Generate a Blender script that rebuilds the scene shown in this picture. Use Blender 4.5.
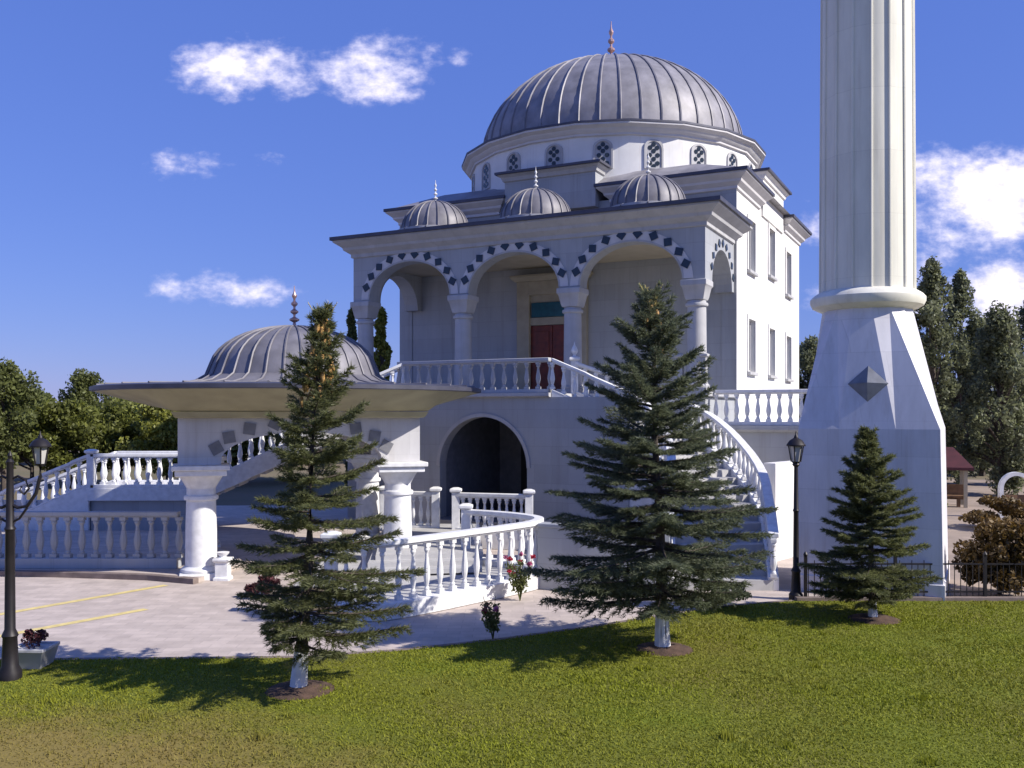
import bpy, math, random
import numpy as np
from mathutils import Vector, Matrix
R = math.radians
PI = math.pi
for o in list(bpy.data.objects):
    bpy.data.objects.remove(o)
scene = bpy.context.scene
COL = scene.collection

# ------------------------------------------------------------------ camera
EYE = 3.4; FPX = 926.0; HOR = 413.0
cam_d = bpy.data.cameras.new('camera'); cam = bpy.data.objects.new('camera', cam_d); COL.objects.link(cam)
cam.location = (0, 0, EYE); cam.rotation_euler = (R(90), 0, 0)
cam_d.sensor_width = 36; cam_d.lens = FPX / 1024 * 36
cam_d.shift_y = (HOR - 384) / 1024
cam_d.clip_end = 3000
scene.camera = cam
# ------------------------------------------------------------------ light
SUN_EL = R(37)
SH = Vector((.935, -.355, 0)).normalized()
SDIR = Vector((SH.x*math.cos(SUN_EL), SH.y*math.cos(SUN_EL), math.sin(SUN_EL)))
sd = bpy.data.lights.new('sun', 'SUN'); sd.energy = 5.0; sd.angle = R(.5); sd.color = (1, .945, .86)
so = bpy.data.objects.new('sun', sd); COL.objects.link(so); so.location = (20, -4, 20)
so.rotation_euler = SDIR.to_track_quat('Z', 'Y').to_euler()
vs = scene.view_settings
vs.view_transform = 'Standard'; vs.look = 'None'; vs.gamma = 1; vs.exposure = .40
try: vs.use_curve_mapping = False
except Exception: pass

world = bpy.data.worlds.new('World'); scene.world = world; world.use_nodes = True
def build_world():
    nt = world.node_tree; N = nt.nodes; L = nt.links
    for n in list(N): N.remove(n)
    out = N.new('ShaderNodeOutputWorld'); bg = N.new('ShaderNodeBackground'); bg.inputs['Strength'].default_value = .083
    sky = N.new('ShaderNodeTexSky'); sky.sky_type = 'NISHITA'; sky.sun_disc = False
    sky.sun_elevation = SUN_EL; sky.sun_rotation = math.atan2(SH.x, SH.y)
    sky.air_density = 1.25; sky.dust_density = 0.0; sky.ozone_density = 3.2
    def M(op, a, b=None, c=None):
        n = N.new('ShaderNodeMath'); n.operation = op
        for i, v in enumerate((a, b, c)):
            if v is None: continue
            if isinstance(v, (int, float)): n.inputs[i].default_value = v
            else: L.new(v, n.inputs[i])
        return n.outputs[0]
    tc = N.new('ShaderNodeTexCoord'); sep = N.new('ShaderNodeSeparateXYZ'); L.new(tc.outputs['Generated'], sep.inputs[0])
    yy = M('MAXIMUM', sep.outputs[1], .02)
    a = M('DIVIDE', sep.outputs[0], yy); e = M('DIVIDE', sep.outputs[2], yy)
    nz = N.new('ShaderNodeTexNoise'); nz.inputs['Scale'].default_value = 22; nz.inputs['Detail'].default_value = 7; nz.inputs['Roughness'].default_value = .62
    cb = N.new('ShaderNodeCombineXYZ'); L.new(a, cb.inputs[0]); L.new(M('MULTIPLY', e, 1.5), cb.inputs[1]); L.new(cb.outputs[0], nz.inputs['Vector'])
    nz2 = N.new('ShaderNodeTexNoise'); nz2.inputs['Scale'].default_value = 75; nz2.inputs['Detail'].default_value = 4; L.new(cb.outputs[0], nz2.inputs['Vector'])
    nv = M('ADD', M('SUBTRACT', nz.outputs[0], .5), M('MULTIPLY', M('SUBTRACT', nz2.outputs[0], .5), .35))
    blobs = [  # azimuth, elevation (tangents), radii, weight
        (-.303, .373, .068, .034, 1), (-.245, .366, .055, .026, .75), (-.15, .366, .062, .034, 1), (-.125, .385, .05, .026, .7), (-.20, .38, .05, .02, .6),
        (-.056, .386, .014, .010, .7), (-.353, .270, .047, .02, .62), (-.26, .268, .02, .012, .45),
        (-.335, .136, .05, .02, .72), (-.275, .130, .05, .018, .74), (-.14, .178, .06, .012, .4),
        (.455, .262, .05, .03, .9), (.53, .235, .085, .05, 1.35), (.60, .24, .08, .06, 1.25), (.49, .19, .13, .05, .62),
        (.535, .13, .055, .04, 1.2), (.60, .10, .10, .04, .9), (.46, .12, .13, .05, .62), (.33, .20, .05, .03, .45), (.345, .12, .04, .02, .5),
        (-1.0, .3, .3, .08, .8), (1.1, .25, .3, .1, .9), (.9, .6, .2, .06, .7), (-.8, .7, .25, .05, .6)]
    tot = None; low = None
    for (a0, e0, ra, re, w) in blobs:
        dx = M('MULTIPLY', M('SUBTRACT', a, a0), 1/ra); dy = M('MULTIPLY', M('SUBTRACT', e, e0), 1/re)
        d2 = M('ADD', M('MULTIPLY', dx, dx), M('MULTIPLY', dy, dy))
        m = M('MULTIPLY', M('SUBTRACT', 1.0, M('MULTIPLY', d2, .62)), w)
        m = M('MAXIMUM', m, -.6)
        tot = m if tot is None else M('MAXIMUM', tot, m)
    dens = M('ADD', tot, M('MULTIPLY', nv, 1.9))
    rmp = N.new('ShaderNodeMapRange'); rmp.interpolation_type = 'SMOOTHSTEP'
    L.new(dens, rmp.inputs['Value']); rmp.inputs['From Min'].default_value = .22; rmp.inputs['From Max'].default_value = 1.3
    vis = M('MULTIPLY', rmp.outputs[0], M('GREATER_THAN', sep.outputs[1], .03))
    vis = M('MULTIPLY', vis, .93)
    tint = N.new('ShaderNodeMix'); tint.data_type = 'RGBA'; tint.blend_type = 'MULTIPLY'; tint.inputs[0].default_value = 1
    pale = N.new('ShaderNodeMix'); pale.data_type = 'RGBA'; pale.inputs[0].default_value = .5; L.new(sky.outputs[0], pale.inputs[6]); pale.inputs[7].default_value = (1.9, 3.6, 8.4, 1)
    L.new(pale.outputs[2], tint.inputs[6]); tint.inputs[7].default_value = (.62, .645, .99, 1)
    # cloud colour: brighter where thick, lavender where thin
    cm = N.new('ShaderNodeMix'); cm.data_type = 'RGBA'
    L.new(M('MULTIPLY', dens, .9), cm.inputs[0]); cm.inputs[6].default_value = (6.2, 6.2, 9.6, 1); cm.inputs[7].default_value = (11.5, 10.8, 12.2, 1)
    cm.clamp_factor = True
    mx = N.new('ShaderNodeMix'); mx.data_type = 'RGBA'; L.new(vis, mx.inputs[0]); L.new(tint.outputs[2], mx.inputs[6]); L.new(cm.outputs[2], mx.inputs[7])
    L.new(mx.outputs[2], bg.inputs[0]); L.new(bg.outputs[0], out.inputs[0])
build_world()

# ------------------------------------------------------------------ materials
def mat(name, col, rough=.7, metal=0, var=.15, scale=3.0, col2=None, bump=0, bscale=40, spec=.5, island=0, detail=5, trans=0):
    m = bpy.data.materials.new(name); m.use_nodes = True
    nt = m.node_tree; N = nt.nodes; L = nt.links; b = N['Principled BSDF']
    b.inputs['Roughness'].default_value = rough; b.inputs['Metallic'].default_value = metal
    b.inputs['Specular IOR Level'].default_value = spec
    tc = N.new('ShaderNodeTexCoord'); nz = N.new('ShaderNodeTexNoise'); nz.inputs['Scale'].default_value = scale; nz.inputs['Detail'].default_value = detail
    L.new(tc.outputs['Object'], nz.inputs['Vector'])
    rp = N.new('ShaderNodeMapRange'); rp.inputs['From Min'].default_value = .3; rp.inputs['From Max'].default_value = .7
    L.new(nz.outputs[0], rp.inputs[0])
    mx = N.new('ShaderNodeMix'); mx.data_type = 'RGBA'; L.new(rp.outputs[0], mx.inputs[0])
    c2 = col2 or tuple(c*(1-var*2) for c in col)
    mx.inputs[6].default_value = (*c2, 1); mx.inputs[7].default_value = (*col, 1)
    last = mx.outputs[2]
    if island:
        g = N.new('ShaderNodeNewGeometry'); mr = N.new('ShaderNodeMapRange'); L.new(g.outputs['Random Per Island'], mr.inputs[0])
        mr.inputs['To Min'].default_value = 1-island; mr.inputs['To Max'].default_value = 1+island
        m2 = N.new('ShaderNodeMix'); m2.data_type = 'RGBA'; m2.blend_type = 'MULTIPLY'; m2.inputs[0].default_value = 1
        L.new(last, m2.inputs[6]); L.new(mr.outputs[0], m2.inputs[7]); last = m2.outputs[2]
    L.new(last, b.inputs['Base Color'])
    if bump:
        bn = N.new('ShaderNodeTexNoise'); bn.inputs['Scale'].default_value = bscale; bn.inputs['Detail'].default_value = 3; L.new(tc.outputs['Object'], bn.inputs['Vector'])
        bp = N.new('ShaderNodeBump'); bp.inputs['Strength'].default_value = bump; bp.inputs['Distance'].default_value = .02
        L.new(bn.outputs[0], bp.inputs['Height']); L.new(bp.outputs[0], b.inputs['Normal'])
    if trans:
        tl = N.new('ShaderNodeBsdfTranslucent'); L.new(last, tl.inputs[0]); ms = N.new('ShaderNodeMixShader'); ms.inputs[0].default_value = trans
        L.new(b.outputs[0], ms.inputs[1]); L.new(tl.outputs[0], ms.inputs[2]); L.new(ms.outputs[0], N['Material Output'].inputs[0])
    return m
def mat_blocks(name, col, bw=.9, bh=.42, joint=.82, var=.08, rough=.55, streak=.1, flat=False):
    """stone slabs: faint joints, slab to slab variation, rain streaks"""
    m = bpy.data.materials.new(name); m.use_nodes = True
    nt = m.node_tree; N = nt.nodes; L = nt.links; b = N['Principled BSDF']; b.inputs['Roughness'].default_value = rough
    tc = N.new('ShaderNodeTexCoord'); sp = N.new('ShaderNodeSeparateXYZ'); L.new(tc.outputs['Object'], sp.inputs[0])
    cb = N.new('ShaderNodeCombineXYZ')
    if flat:
        L.new(sp.outputs[0], cb.inputs[0]); L.new(sp.outputs[1], cb.inputs[1])
    else:
        ad = N.new('ShaderNodeMath'); ad.operation = 'ADD'; L.new(sp.outputs[0], ad.inputs[0]); L.new(sp.outputs[1], ad.inputs[1])
        L.new(ad.outputs[0], cb.inputs[0]); L.new(sp.outputs[2], cb.inputs[1])
    br = N.new('ShaderNodeTexBrick'); L.new(cb.outputs[0], br.inputs['Vector']); br.inputs['Scale'].default_value = 1
    br.inputs['Brick Width'].default_value = bw; br.inputs['Row Height'].default_value = bh; br.inputs['Mortar Size'].default_value = .008; br.inputs['Mortar Smooth'].default_value = .3
    br.inputs['Color1'].default_value = (*[c*(1+var) for c in col], 1); br.inputs['Color2'].default_value = (*[c*(1-var) for c in col], 1)
    br.inputs['Mortar'].default_value = (*[c*joint for c in col], 1)
    nz = N.new('ShaderNodeTexNoise'); nz.inputs['Scale'].default_value = 1.6; nz.inputs['Detail'].default_value = 8; nz.inputs['Roughness'].default_value = .65
    mp = N.new('ShaderNodeMapping'); mp.inputs['Scale'].default_value = (1.5, 1.5, 1.5 if flat else .35); L.new(tc.outputs['Object'], mp.inputs[0]); L.new(mp.outputs[0], nz.inputs['Vector'])
    mr = N.new('ShaderNodeMapRange'); L.new(nz.outputs[0], mr.inputs[0]); mr.inputs['From Min'].default_value = .3; mr.inputs['From Max'].default_value = .7
    mr.inputs['To Min'].default_value = 1-streak; mr.inputs['To Max'].default_value = 1+streak*.4
    m2 = N.new('ShaderNodeMix'); m2.data_type = 'RGBA'; m2.blend_type = 'MULTIPLY'; m2.inputs[0].default_value = 1
    L.new(br.outputs[0], m2.inputs[6]); L.new(mr.outputs[0], m2.inputs[7]); L.new(m2.outputs[2], b.inputs['Base Color'])
    return m
MT = {}
def weather(m, z0=0., z1=.8, amt=.35):
    nt = m.node_tree; N = nt.nodes; L = nt.links; b = N['Principled BSDF']; src = b.inputs['Base Color'].links[0].from_socket
    tc = N.new('ShaderNodeTexCoord'); mp = N.new('ShaderNodeMapping'); mp.inputs['Scale'].default_value = (5, 5, .22); L.new(tc.outputs['Object'], mp.inputs[0])
    nz = N.new('ShaderNodeTexNoise'); nz.inputs['Scale'].default_value = 1.0; nz.inputs['Detail'].default_value = 9; nz.inputs['Roughness'].default_value = .7; L.new(mp.outputs[0], nz.inputs['Vector'])
    mr = N.new('ShaderNodeMapRange'); L.new(nz.outputs[0], mr.inputs[0]); mr.inputs['From Min'].default_value = .52; mr.inputs['From Max'].default_value = .78; mr.inputs['To Min'].default_value = 0; mr.inputs['To Max'].default_value = amt
    mx = N.new('ShaderNodeMix'); mx.data_type = 'RGBA'; mx.blend_type = 'MULTIPLY'; L.new(mr.outputs[0], mx.inputs[0]); L.new(src, mx.inputs[6]); mx.inputs[7].default_value = (.62, .56, .48, 1)
    for lk in list(b.inputs['Base Color'].links): L.remove(lk)
    L.new(mx.outputs[2], b.inputs['Base Color'])
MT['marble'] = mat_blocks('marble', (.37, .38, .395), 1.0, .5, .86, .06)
MT['plaster'] = mat('plaster', (.80, .785, .76), .8, var=.08, scale=1.4, detail=10, bump=.06)
MT['trim'] = mat('trim', (.47, .465, .47), .7, var=.08, scale=2.5)
MT['corn'] = mat('corn', (.64, .62, .62), .7, var=.07, scale=2.5)
MT['white'] = mat('white', (.78, .775, .77), .65, var=.11, scale=7, detail=9)
MT['tan'] = mat('tan', (.42, .37, .27), .7, var=.1, scale=3)
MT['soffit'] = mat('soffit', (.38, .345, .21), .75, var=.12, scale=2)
MT['lead_soft'] = mat('lead_soft', (.215, .205, .225), .55, .12, var=.2, scale=2.6, bump=.1, bscale=9)
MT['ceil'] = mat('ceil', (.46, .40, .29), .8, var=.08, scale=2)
MT['lead'] = mat('lead', (.285, .272, .295), .55, .12, var=.2, scale=2.2, bump=.1, bscale=9)
MT['lead_dark'] = mat('lead_dark', (.09, .09, .12), .5, .3, var=.15, scale=3)
MT['tile_dark'] = mat('tile_dark', (.018, .035, .06), .3, var=.2, scale=5)
MT['tile_teal'] = mat('tile_teal', (.01, .10, .13), .3, var=.2, scale=6)
MT['glass'] = mat('glass', (.035, .045, .05), .12, var=.2, scale=2)
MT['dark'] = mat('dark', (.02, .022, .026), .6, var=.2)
MT['wood_red'] = mat('wood_red', (.19, .03, .012), .4, var=.25, scale=6)
MT['copper'] = mat('copper', (.66, .42, .36), .35, .5, var=.2, scale=8)
MT['iron'] = mat('iron', (.022, .018, .02), .5, .3, var=.2, scale=8)
MT['lampglass'] = mat('lampglass', (.55, .53, .50), .2, var=.1)
MT['minaret'] = mat_blocks('minaret', (.78, .75, .64), 30, 1.2, .9, .03, .65, .14)
MT['pavstone'] = mat_blocks('pavstone', (.60, .585, .59), 1.2, .5, .9, .05, .55, .14)
MT['mbase'] = mat_blocks('mbase', (.68, .66, .68), 1.3, .65, .9, .05, .5, .16)
for k_ in ('marble', 'plaster', 'mbase', 'minaret', 'pavstone', 'trim'): weather(MT[k_], amt=.5)
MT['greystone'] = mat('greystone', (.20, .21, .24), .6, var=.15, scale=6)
MT['greydiamond'] = mat('greydiamond', (.22, .22, .24), .5, var=.15, scale=6)
MT['paving'] = mat_blocks('paving', (.49, .415, .365), .4, .2, .85, .09, .85, .2, flat=True)
MT['tread'] = mat('tread', (.48, .47, .46), .7, var=.1, scale=4)
MT['kerb'] = mat('kerb', (.22, .17, .15), .85, var=.2, scale=5, bump=.2)
MT['yellow'] = mat('yellow', (.74, .60, .24), .7, var=.14, scale=7)
MT['bark'] = mat('bark', (.11, .085, .07), .9, var=.3, scale=14, bump=.5)
MT['barkpale'] = mat('barkpale', (.34, .31, .28), .9, var=.3, scale=14, bump=.5)
MT['needle'] = mat('needle', (.185, .20, .08), .55, var=.2, scale=2.2, island=.45, trans=.52)
MT['needle_blue'] = mat('needle_blue', (.175, .20, .115), .55, var=.2, scale=2.2, island=.45, trans=.52)
MT['needle_young'] = mat('needle_young', (.62, .52, .20), .55, var=.2, scale=4, island=.3, trans=.2)
MT['cone'] = mat('cone', (.55, .31, .09), .7, var=.3, scale=30, bump=.4)
MT['leaf'] = mat('leaf', (.22, .24, .05), .55, var=.25, scale=.7, island=.45, trans=.52)
MT['leaf_dark'] = mat('leaf_dark', (.20, .225, .07), .55, var=.25, scale=.7, island=.45, trans=.52)
MT['leaf_pop'] = mat('leaf_pop', (.24, .26, .14), .55, var=.25, scale=.6, island=.45, trans=.52)
MT['leaf_bright'] = mat('leaf_bright', (.30, .31, .05), .55, var=.25, scale=.8, island=.4, trans=.3)
MT['leaf_rust'] = mat('leaf_rust', (.20, .12, .03), .6, var=.3, scale=1.5, island=.4, trans=.25)
MT['leaf_purple'] = mat('leaf_purple', (.10, .025, .03), .6, var=.3, scale=3, island=.4, trans=.2)
MT['rose'] = mat('rose', (.55, .03, .07), .5, var=.2, island=.3, trans=.2)
MT['pink'] = mat('pink', (.62, .16, .32), .5, var=.2, island=.3, trans=.2)
MT['soil'] = mat('soil', (.11, .065, .045), .95, var=.3, scale=8, bump=.6)
MT['terracotta'] = mat('terracotta', (.30, .16, .08), .8, var=.2, scale=7)
MT['redroof'] = mat('redroof', (.09, .018, .02), .6, var=.2, scale=4)
MT['brownwood'] = mat('brownwood', (.22, .12, .06), .7, var=.25, scale=5)
MT['lawn'] = mat('lawn', (.12, .15, .016), .9, scale=.55, col2=(.14, .13, .03), bump=.5, bscale=25, detail=8, spec=.1)
def dry_patch(m):
    nt = m.node_tree; N = nt.nodes; L = nt.links; b = N['Principled BSDF']; src = b.inputs['Base Color'].links[0].from_socket
    tc = N.new('ShaderNodeTexCoord'); g_ = N.new('ShaderNodeVectorMath'); g_.operation = 'SUBTRACT'; g_.inputs[1].default_value = (-5.2, 8.6, 0); L.new(tc.outputs['Object'], g_.inputs[0])
    sc = N.new('ShaderNodeVectorMath'); sc.operation = 'MULTIPLY'; sc.inputs[1].default_value = (.26, .5, 0); L.new(g_.outputs[0], sc.inputs[0])
    ln = N.new('ShaderNodeVectorMath'); ln.operation = 'LENGTH'; L.new(sc.outputs[0], ln.inputs[0])
    nz = N.new('ShaderNodeTexNoise'); nz.inputs['Scale'].default_value = 1.1; nz.inputs['Detail'].default_value = 8; nz.inputs['Roughness'].default_value = .7; L.new(tc.outputs['Object'], nz.inputs['Vector'])
    ad = N.new('ShaderNodeMath'); ad.operation = 'MULTIPLY_ADD'; L.new(nz.outputs[0], ad.inputs[0]); ad.inputs[1].default_value = -1.6; ad.inputs[2].default_value = 0.8
    a2 = N.new('ShaderNodeMath'); a2.operation = 'ADD'; L.new(ln.outputs['Value'], a2.inputs[0]); L.new(ad.outputs[0], a2.inputs[1])
    mr = N.new('ShaderNodeMapRange'); L.new(a2.outputs[0], mr.inputs[0]); mr.inputs['From Min'].default_value = .5; mr.inputs['From Max'].default_value = 1.15; mr.inputs['To Min'].default_value = .7; mr.inputs['To Max'].default_value = 0
    mx = N.new('ShaderNodeMix'); mx.data_type = 'RGBA'; L.new(mr.outputs[0], mx.inputs[0]); L.new(src, mx.inputs[6]); mx.inputs[7].default_value = (.235, .165, .06, 1)
    for lk in list(b.inputs['Base Color'].links): L.remove(lk)
    L.new(mx.outputs[2], b.inputs['Base Color'])
    for n in N:
        if n.type == 'BSDF_TRANSLUCENT': L.new(mx.outputs[2], n.inputs[0])
MT['blade'] = mat('blade', (.235, .265, .018), .6, scale=.5, col2=(.225, .22, .03), island=.22, detail=8, trans=.3, spec=.15)
dry_patch(MT['lawn']); dry_patch(MT['blade'])
MT['ground'] = mat('ground', (.10, .10, .04), .95, scale=.12, col2=(.19, .14, .09), bump=.3, bscale=6, detail=8)
MT['sand'] = mat('sand', (.36, .28, .22), .95, var=.2, scale=.7, bump=.3, bscale=10, detail=8)

# ------------------------------------------------------------------ mesh helpers
class MB:
    def __init__(s): s.v = []; s.f = []
    def quad(s, *p):
        i = len(s.v); s.v += [tuple(q) for q in p]; s.f.append(tuple(range(i, i+len(p))))
    def box(s, x0, x1, y0, y1, z0, z1):
        i = len(s.v)
        s.v += [(x0,y0,z0),(x1,y0,z0),(x1,y1,z0),(x0,y1,z0),(x0,y0,z1),(x1,y0,z1),(x1,y1,z1),(x0,y1,z1)]
        s.f += [tuple(i+k for k in q) for q in ((0,3,2,1),(4,5,6,7),(0,1,5,4),(1,2,6,5),(2,3,7,6),(3,0,4,7))]
    def loft(s, rings, cap0=True, cap1=True):
        i = len(s.v); n = len(rings[0])
        for r in rings: s.v += [tuple(p) for p in r]
        for k in range(len(rings)-1):
            for j in range(n):
                a = i+k*n+j; b = i+k*n+(j+1) % n
                s.f.append((a, b, b+n, a+n))
        if cap0: s.f.append(tuple(i+j for j in reversed(range(n))))
        if cap1: s.f.append(tuple(i+(len(rings)-1)*n+j for j in range(n)))
    def rects(s, rs, cap0=True, cap1=True):
        s.loft([[(x0,y0,z),(x1,y0,z),(x1,y1,z),(x0,y1,z)] for (x0,x1,y0,y1,z) in rs], cap0, cap1)
    def lathe(s, prof, n=16, c=(0,0), ph=0, cap0=True, cap1=True):
        s.loft([[(c[0]+r*math.cos(ph+2*PI*j/n), c[1]+r*math.sin(ph+2*PI*j/n), z) for j in range(n)] for (r, z) in prof], cap0, cap1)
    def prism(s, poly, z0, z1):
        s.loft([[(x,y,z0) for x,y in poly], [(x,y,z1) for x,y in poly]])
    def tube(s, pts, rad, n=6):
        pts = [Vector(p) for p in pts]
        if not hasattr(rad, '__len__'): rad = [rad]*len(pts)
        rings = []
        for k, p in enumerate(pts):
            t = (pts[min(k+1, len(pts)-1)]-pts[max(k-1, 0)]).normalized()
            a = t.cross(Vector((0,0,1)))
            if a.length < .05: a = t.cross(Vector((1,0,0)))
            a.normalize(); b = t.cross(a)
            rings.append([p+(a*math.cos(2*PI*j/n)+b*math.sin(2*PI*j/n))*rad[k] for j in range(n)])
        s.loft(rings)
    def sweep(s, pts, w, z0, z1, off=0):
        """rectangular section swept along a path of (x,y,z), kept upright; off shifts sideways (left +)"""
        rings = []
        for k, p in enumerate(pts):
            a = Vector(pts[max(k-1, 0)][:2]); b = Vector(pts[min(k+1, len(pts)-1)][:2]); t = (b-a).normalized(); nn = Vector((-t.y, t.x))
            c = Vector(p[:2])+nn*off
            l = c+nn*w/2; r = c-nn*w/2
            rings.append([(r.x,r.y,p[2]+z0),(l.x,l.y,p[2]+z0),(l.x,l.y,p[2]+z1),(r.x,r.y,p[2]+z1)])
        s.loft(rings)
    def build(s, name, m, parent=None, off=None, bevel=0, smooth=True, flip=True):
        me = bpy.data.meshes.new(name)
        v = s.v if off is None else [(x-off[0], y-off[1], z-off[2]) for x,y,z in s.v]
        me.from_pydata(v, [], s.f)
        if flip:
            import bmesh
            bm = bmesh.new(); bm.from_mesh(me); bmesh.ops.recalc_face_normals(bm, faces=bm.faces); bm.to_mesh(me); bm.free()
        me.materials.append(m if not isinstance(m, str) else MT[m])
        if smooth:
            me.polygons.foreach_set('use_smooth', [True]*len(me.polygons)); me.set_sharp_from_angle(angle=R(32))
        o = bpy.data.objects.new(name, me); COL.objects.link(o); o.parent = parent
        if bevel:
            b = o.modifiers.new('bevel', 'BEVEL'); b.width = bevel; b.segments = 2; b.limit_method = 'ANGLE'; b.angle_limit = R(40)
        return o
def tag(o, label=None, cat=None, group=None, kind=None):
    if label: o['label'] = label
    if cat: o['category'] = cat
    if group: o['group'] = group
    if kind: o['kind'] = kind
    return o
def thing(name, label, cat, loc=(0,0,0), rz=0, group=None):
    o = bpy.data.objects.new(name, None); COL.objects.link(o); o.location = loc; o.rotation_euler = (0,0,rz); o.empty_display_size = .3
    return tag(o, label, cat, group)
def structure(o): o['kind'] = 'structure'; return o
def copy_tree(o, parent=None):
    c = o.copy(); COL.objects.link(c); c.parent = parent
    for ch in list(o.children): copy_tree(ch, c)
    return c
def arrays(name, V, F, m, parent=None):
    """V (N,3), F (M,k) numpy -> mesh object"""
    me = bpy.data.meshes.new(name); k = F.shape[1]
    me.vertices.add(len(V)); me.vertices.foreach_set('co', V.astype(np.float32).ravel())
    me.loops.add(F.size); me.loops.foreach_set('vertex_index', F.astype(np.int32).ravel())
    me.polygons.add(len(F)); me.polygons.foreach_set('loop_start', np.arange(0, F.size, k, dtype=np.int32)); me.polygons.foreach_set('loop_total', np.full(len(F), k, dtype=np.int32))
    me.update(calc_edges=True); me.validate()
    me.materials.append(MT[m] if isinstance(m, str) else m)
    o = bpy.data.objects.new(name, me); COL.objects.link(o); o.parent = parent
    return o
def at(px, y, z=0.):
    """ground-plan point that the photo shows at pixel (px,y) if its height is z"""
    d = (EYE-z)*FPX/(y-HOR)
    return ((px-512)/FPX*d, d)

def arch_wall(mb, x0, x1, zb, zt, y0, y1, ops, n=20, axis='x'):
    """wall slab x0..x1, y0..y1 with round-headed openings (cx, a, zspring, b) reaching down to zb"""
    T = (lambda x, y, z: (x, y, z)) if axis == 'x' else (lambda x, y, z: (y, x, z))
    xs = x0
    def slab(xa, xb, za_l, za_r, jl=False, jr=False):
        mb.quad(T(xa,y0,za_l), T(xb,y0,za_r), T(xb,y0,zt), T(xa,y0,zt))
        mb.quad(T(xb,y1,za_r), T(xa,y1,za_l), T(xa,y1,zt), T(xb,y1,zt))
        mb.quad(T(xa,y1,za_l), T(xb,y1,za_r), T(xb,y0,za_r), T(xa,y0,za_l))
        mb.quad(T(xa,y0,zt), T(xb,y0,zt), T(xb,y1,zt), T(xa,y1,zt))
        if jl: mb.quad(T(xa,y0,za_l), T(xa,y0,zt), T(xa,y1,zt), T(xa,y1,za_l))
        if jr: mb.quad(T(xb,y0,za_r), T(xb,y1,za_r), T(xb,y1,zt), T(xb,y0,zt))
    first = True
    for (cx, a, zs, b) in ops:
        slab(xs, cx-a, zb, zb, jl=first); first = False
        if zs > zb:
            for sx in (cx-a, cx+a): mb.quad(T(sx,y0,zb), T(sx,y1,zb), T(sx,y1,zs), T(sx,y0,zs))
        px, pz = cx-a, zs
        for k in range(1, n+1):
            t = PI*(1-k/n); qx, qz = cx+a*math.cos(t), zs+b*math.sin(t)
            slab(px, qx, pz, qz); px, pz = qx, qz
        xs = cx+a
    slab(xs, x1, zb, zb, jr=True)
def arch_diamonds(mb, cx, a, zs, b, y, size, n, out, axis='x', thick=.03, sgn=-1):
    T = (lambda x, y, z: (x, y, z)) if axis == 'x' else (lambda x, y, z: (y, x, z))
    for k in range(n):
        t = PI*(.04+.92*(k+.5)/n); x = cx+(a+out)*math.cos(t); z = zs+.05+(b+out)*math.sin(t); ang = t
        pts = [(x+size*math.cos(ang+j*PI/2)*(1 if j % 2 == 0 else 1), z+size*math.sin(ang+j*PI/2)) for j in range(4)]
        mb.loft([[T(p, y-sgn*.002, q) for p, q in pts], [T(p, y+sgn*thick, q) for p, q in pts]])
def ring_arch(mb, cx, a, zs, b, w, y0, y1, n=24, axis='x'):
    T = (lambda x, y, z: (x, y, z)) if axis == 'x' else (lambda x, y, z: (y, x, z))
    rings = []
    for k in range(n+1):
        t = PI*k/n; c, s_ = math.cos(t), math.sin(t)
        rings.append([T(cx+(a)*c, y0, zs+b*s_), T(cx+(a+w)*c, y0, zs+(b+w)*s_), T(cx+(a+w)*c, y1, zs+(b+w)*s_), T(cx+a*c, y1, zs+b*s_)])
    mb.loft(rings)
def wall_panel(mb, O, ex, n, W, H, holes, depth):
    """rectangular wall face with rectangular holes (u0,u1,v0,v1) and reveals going in along -n"""
    O = Vector(O); ex = Vector(ex); n = Vector(n); ez = Vector((0,0,1))
    P = lambda u, v, d=0: tuple(O+ex*u+ez*v-n*d)
    us = sorted({0, W} | {h[0] for h in holes} | {h[1] for h in holes})
    for ua, ub in zip(us[:-1], us[1:]):
        v = 0
        for h in sorted([h for h in holes if h[0] <= ua+1e-6 and h[1] >= ub-1e-6], key=lambda h: h[2]):
            mb.quad(P(ua,v), P(ub,v), P(ub,h[2]), P(ua,h[2])); v = h[3]
        mb.quad(P(ua,v), P(ub,v), P(ub,H), P(ua,H))
    for (a, b, c, d) in holes:
        mb.quad(P(a,c), P(b,c), P(b,c,depth), P(a,c,depth)); mb.quad(P(a,d), P(a,d,depth), P(b,d,depth), P(b,d))
        mb.quad(P(a,c), P(a,c,depth), P(a,d,depth), P(a,d)); mb.quad(P(b,c), P(b,d), P(b,d,depth), P(b,c,depth))

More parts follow.
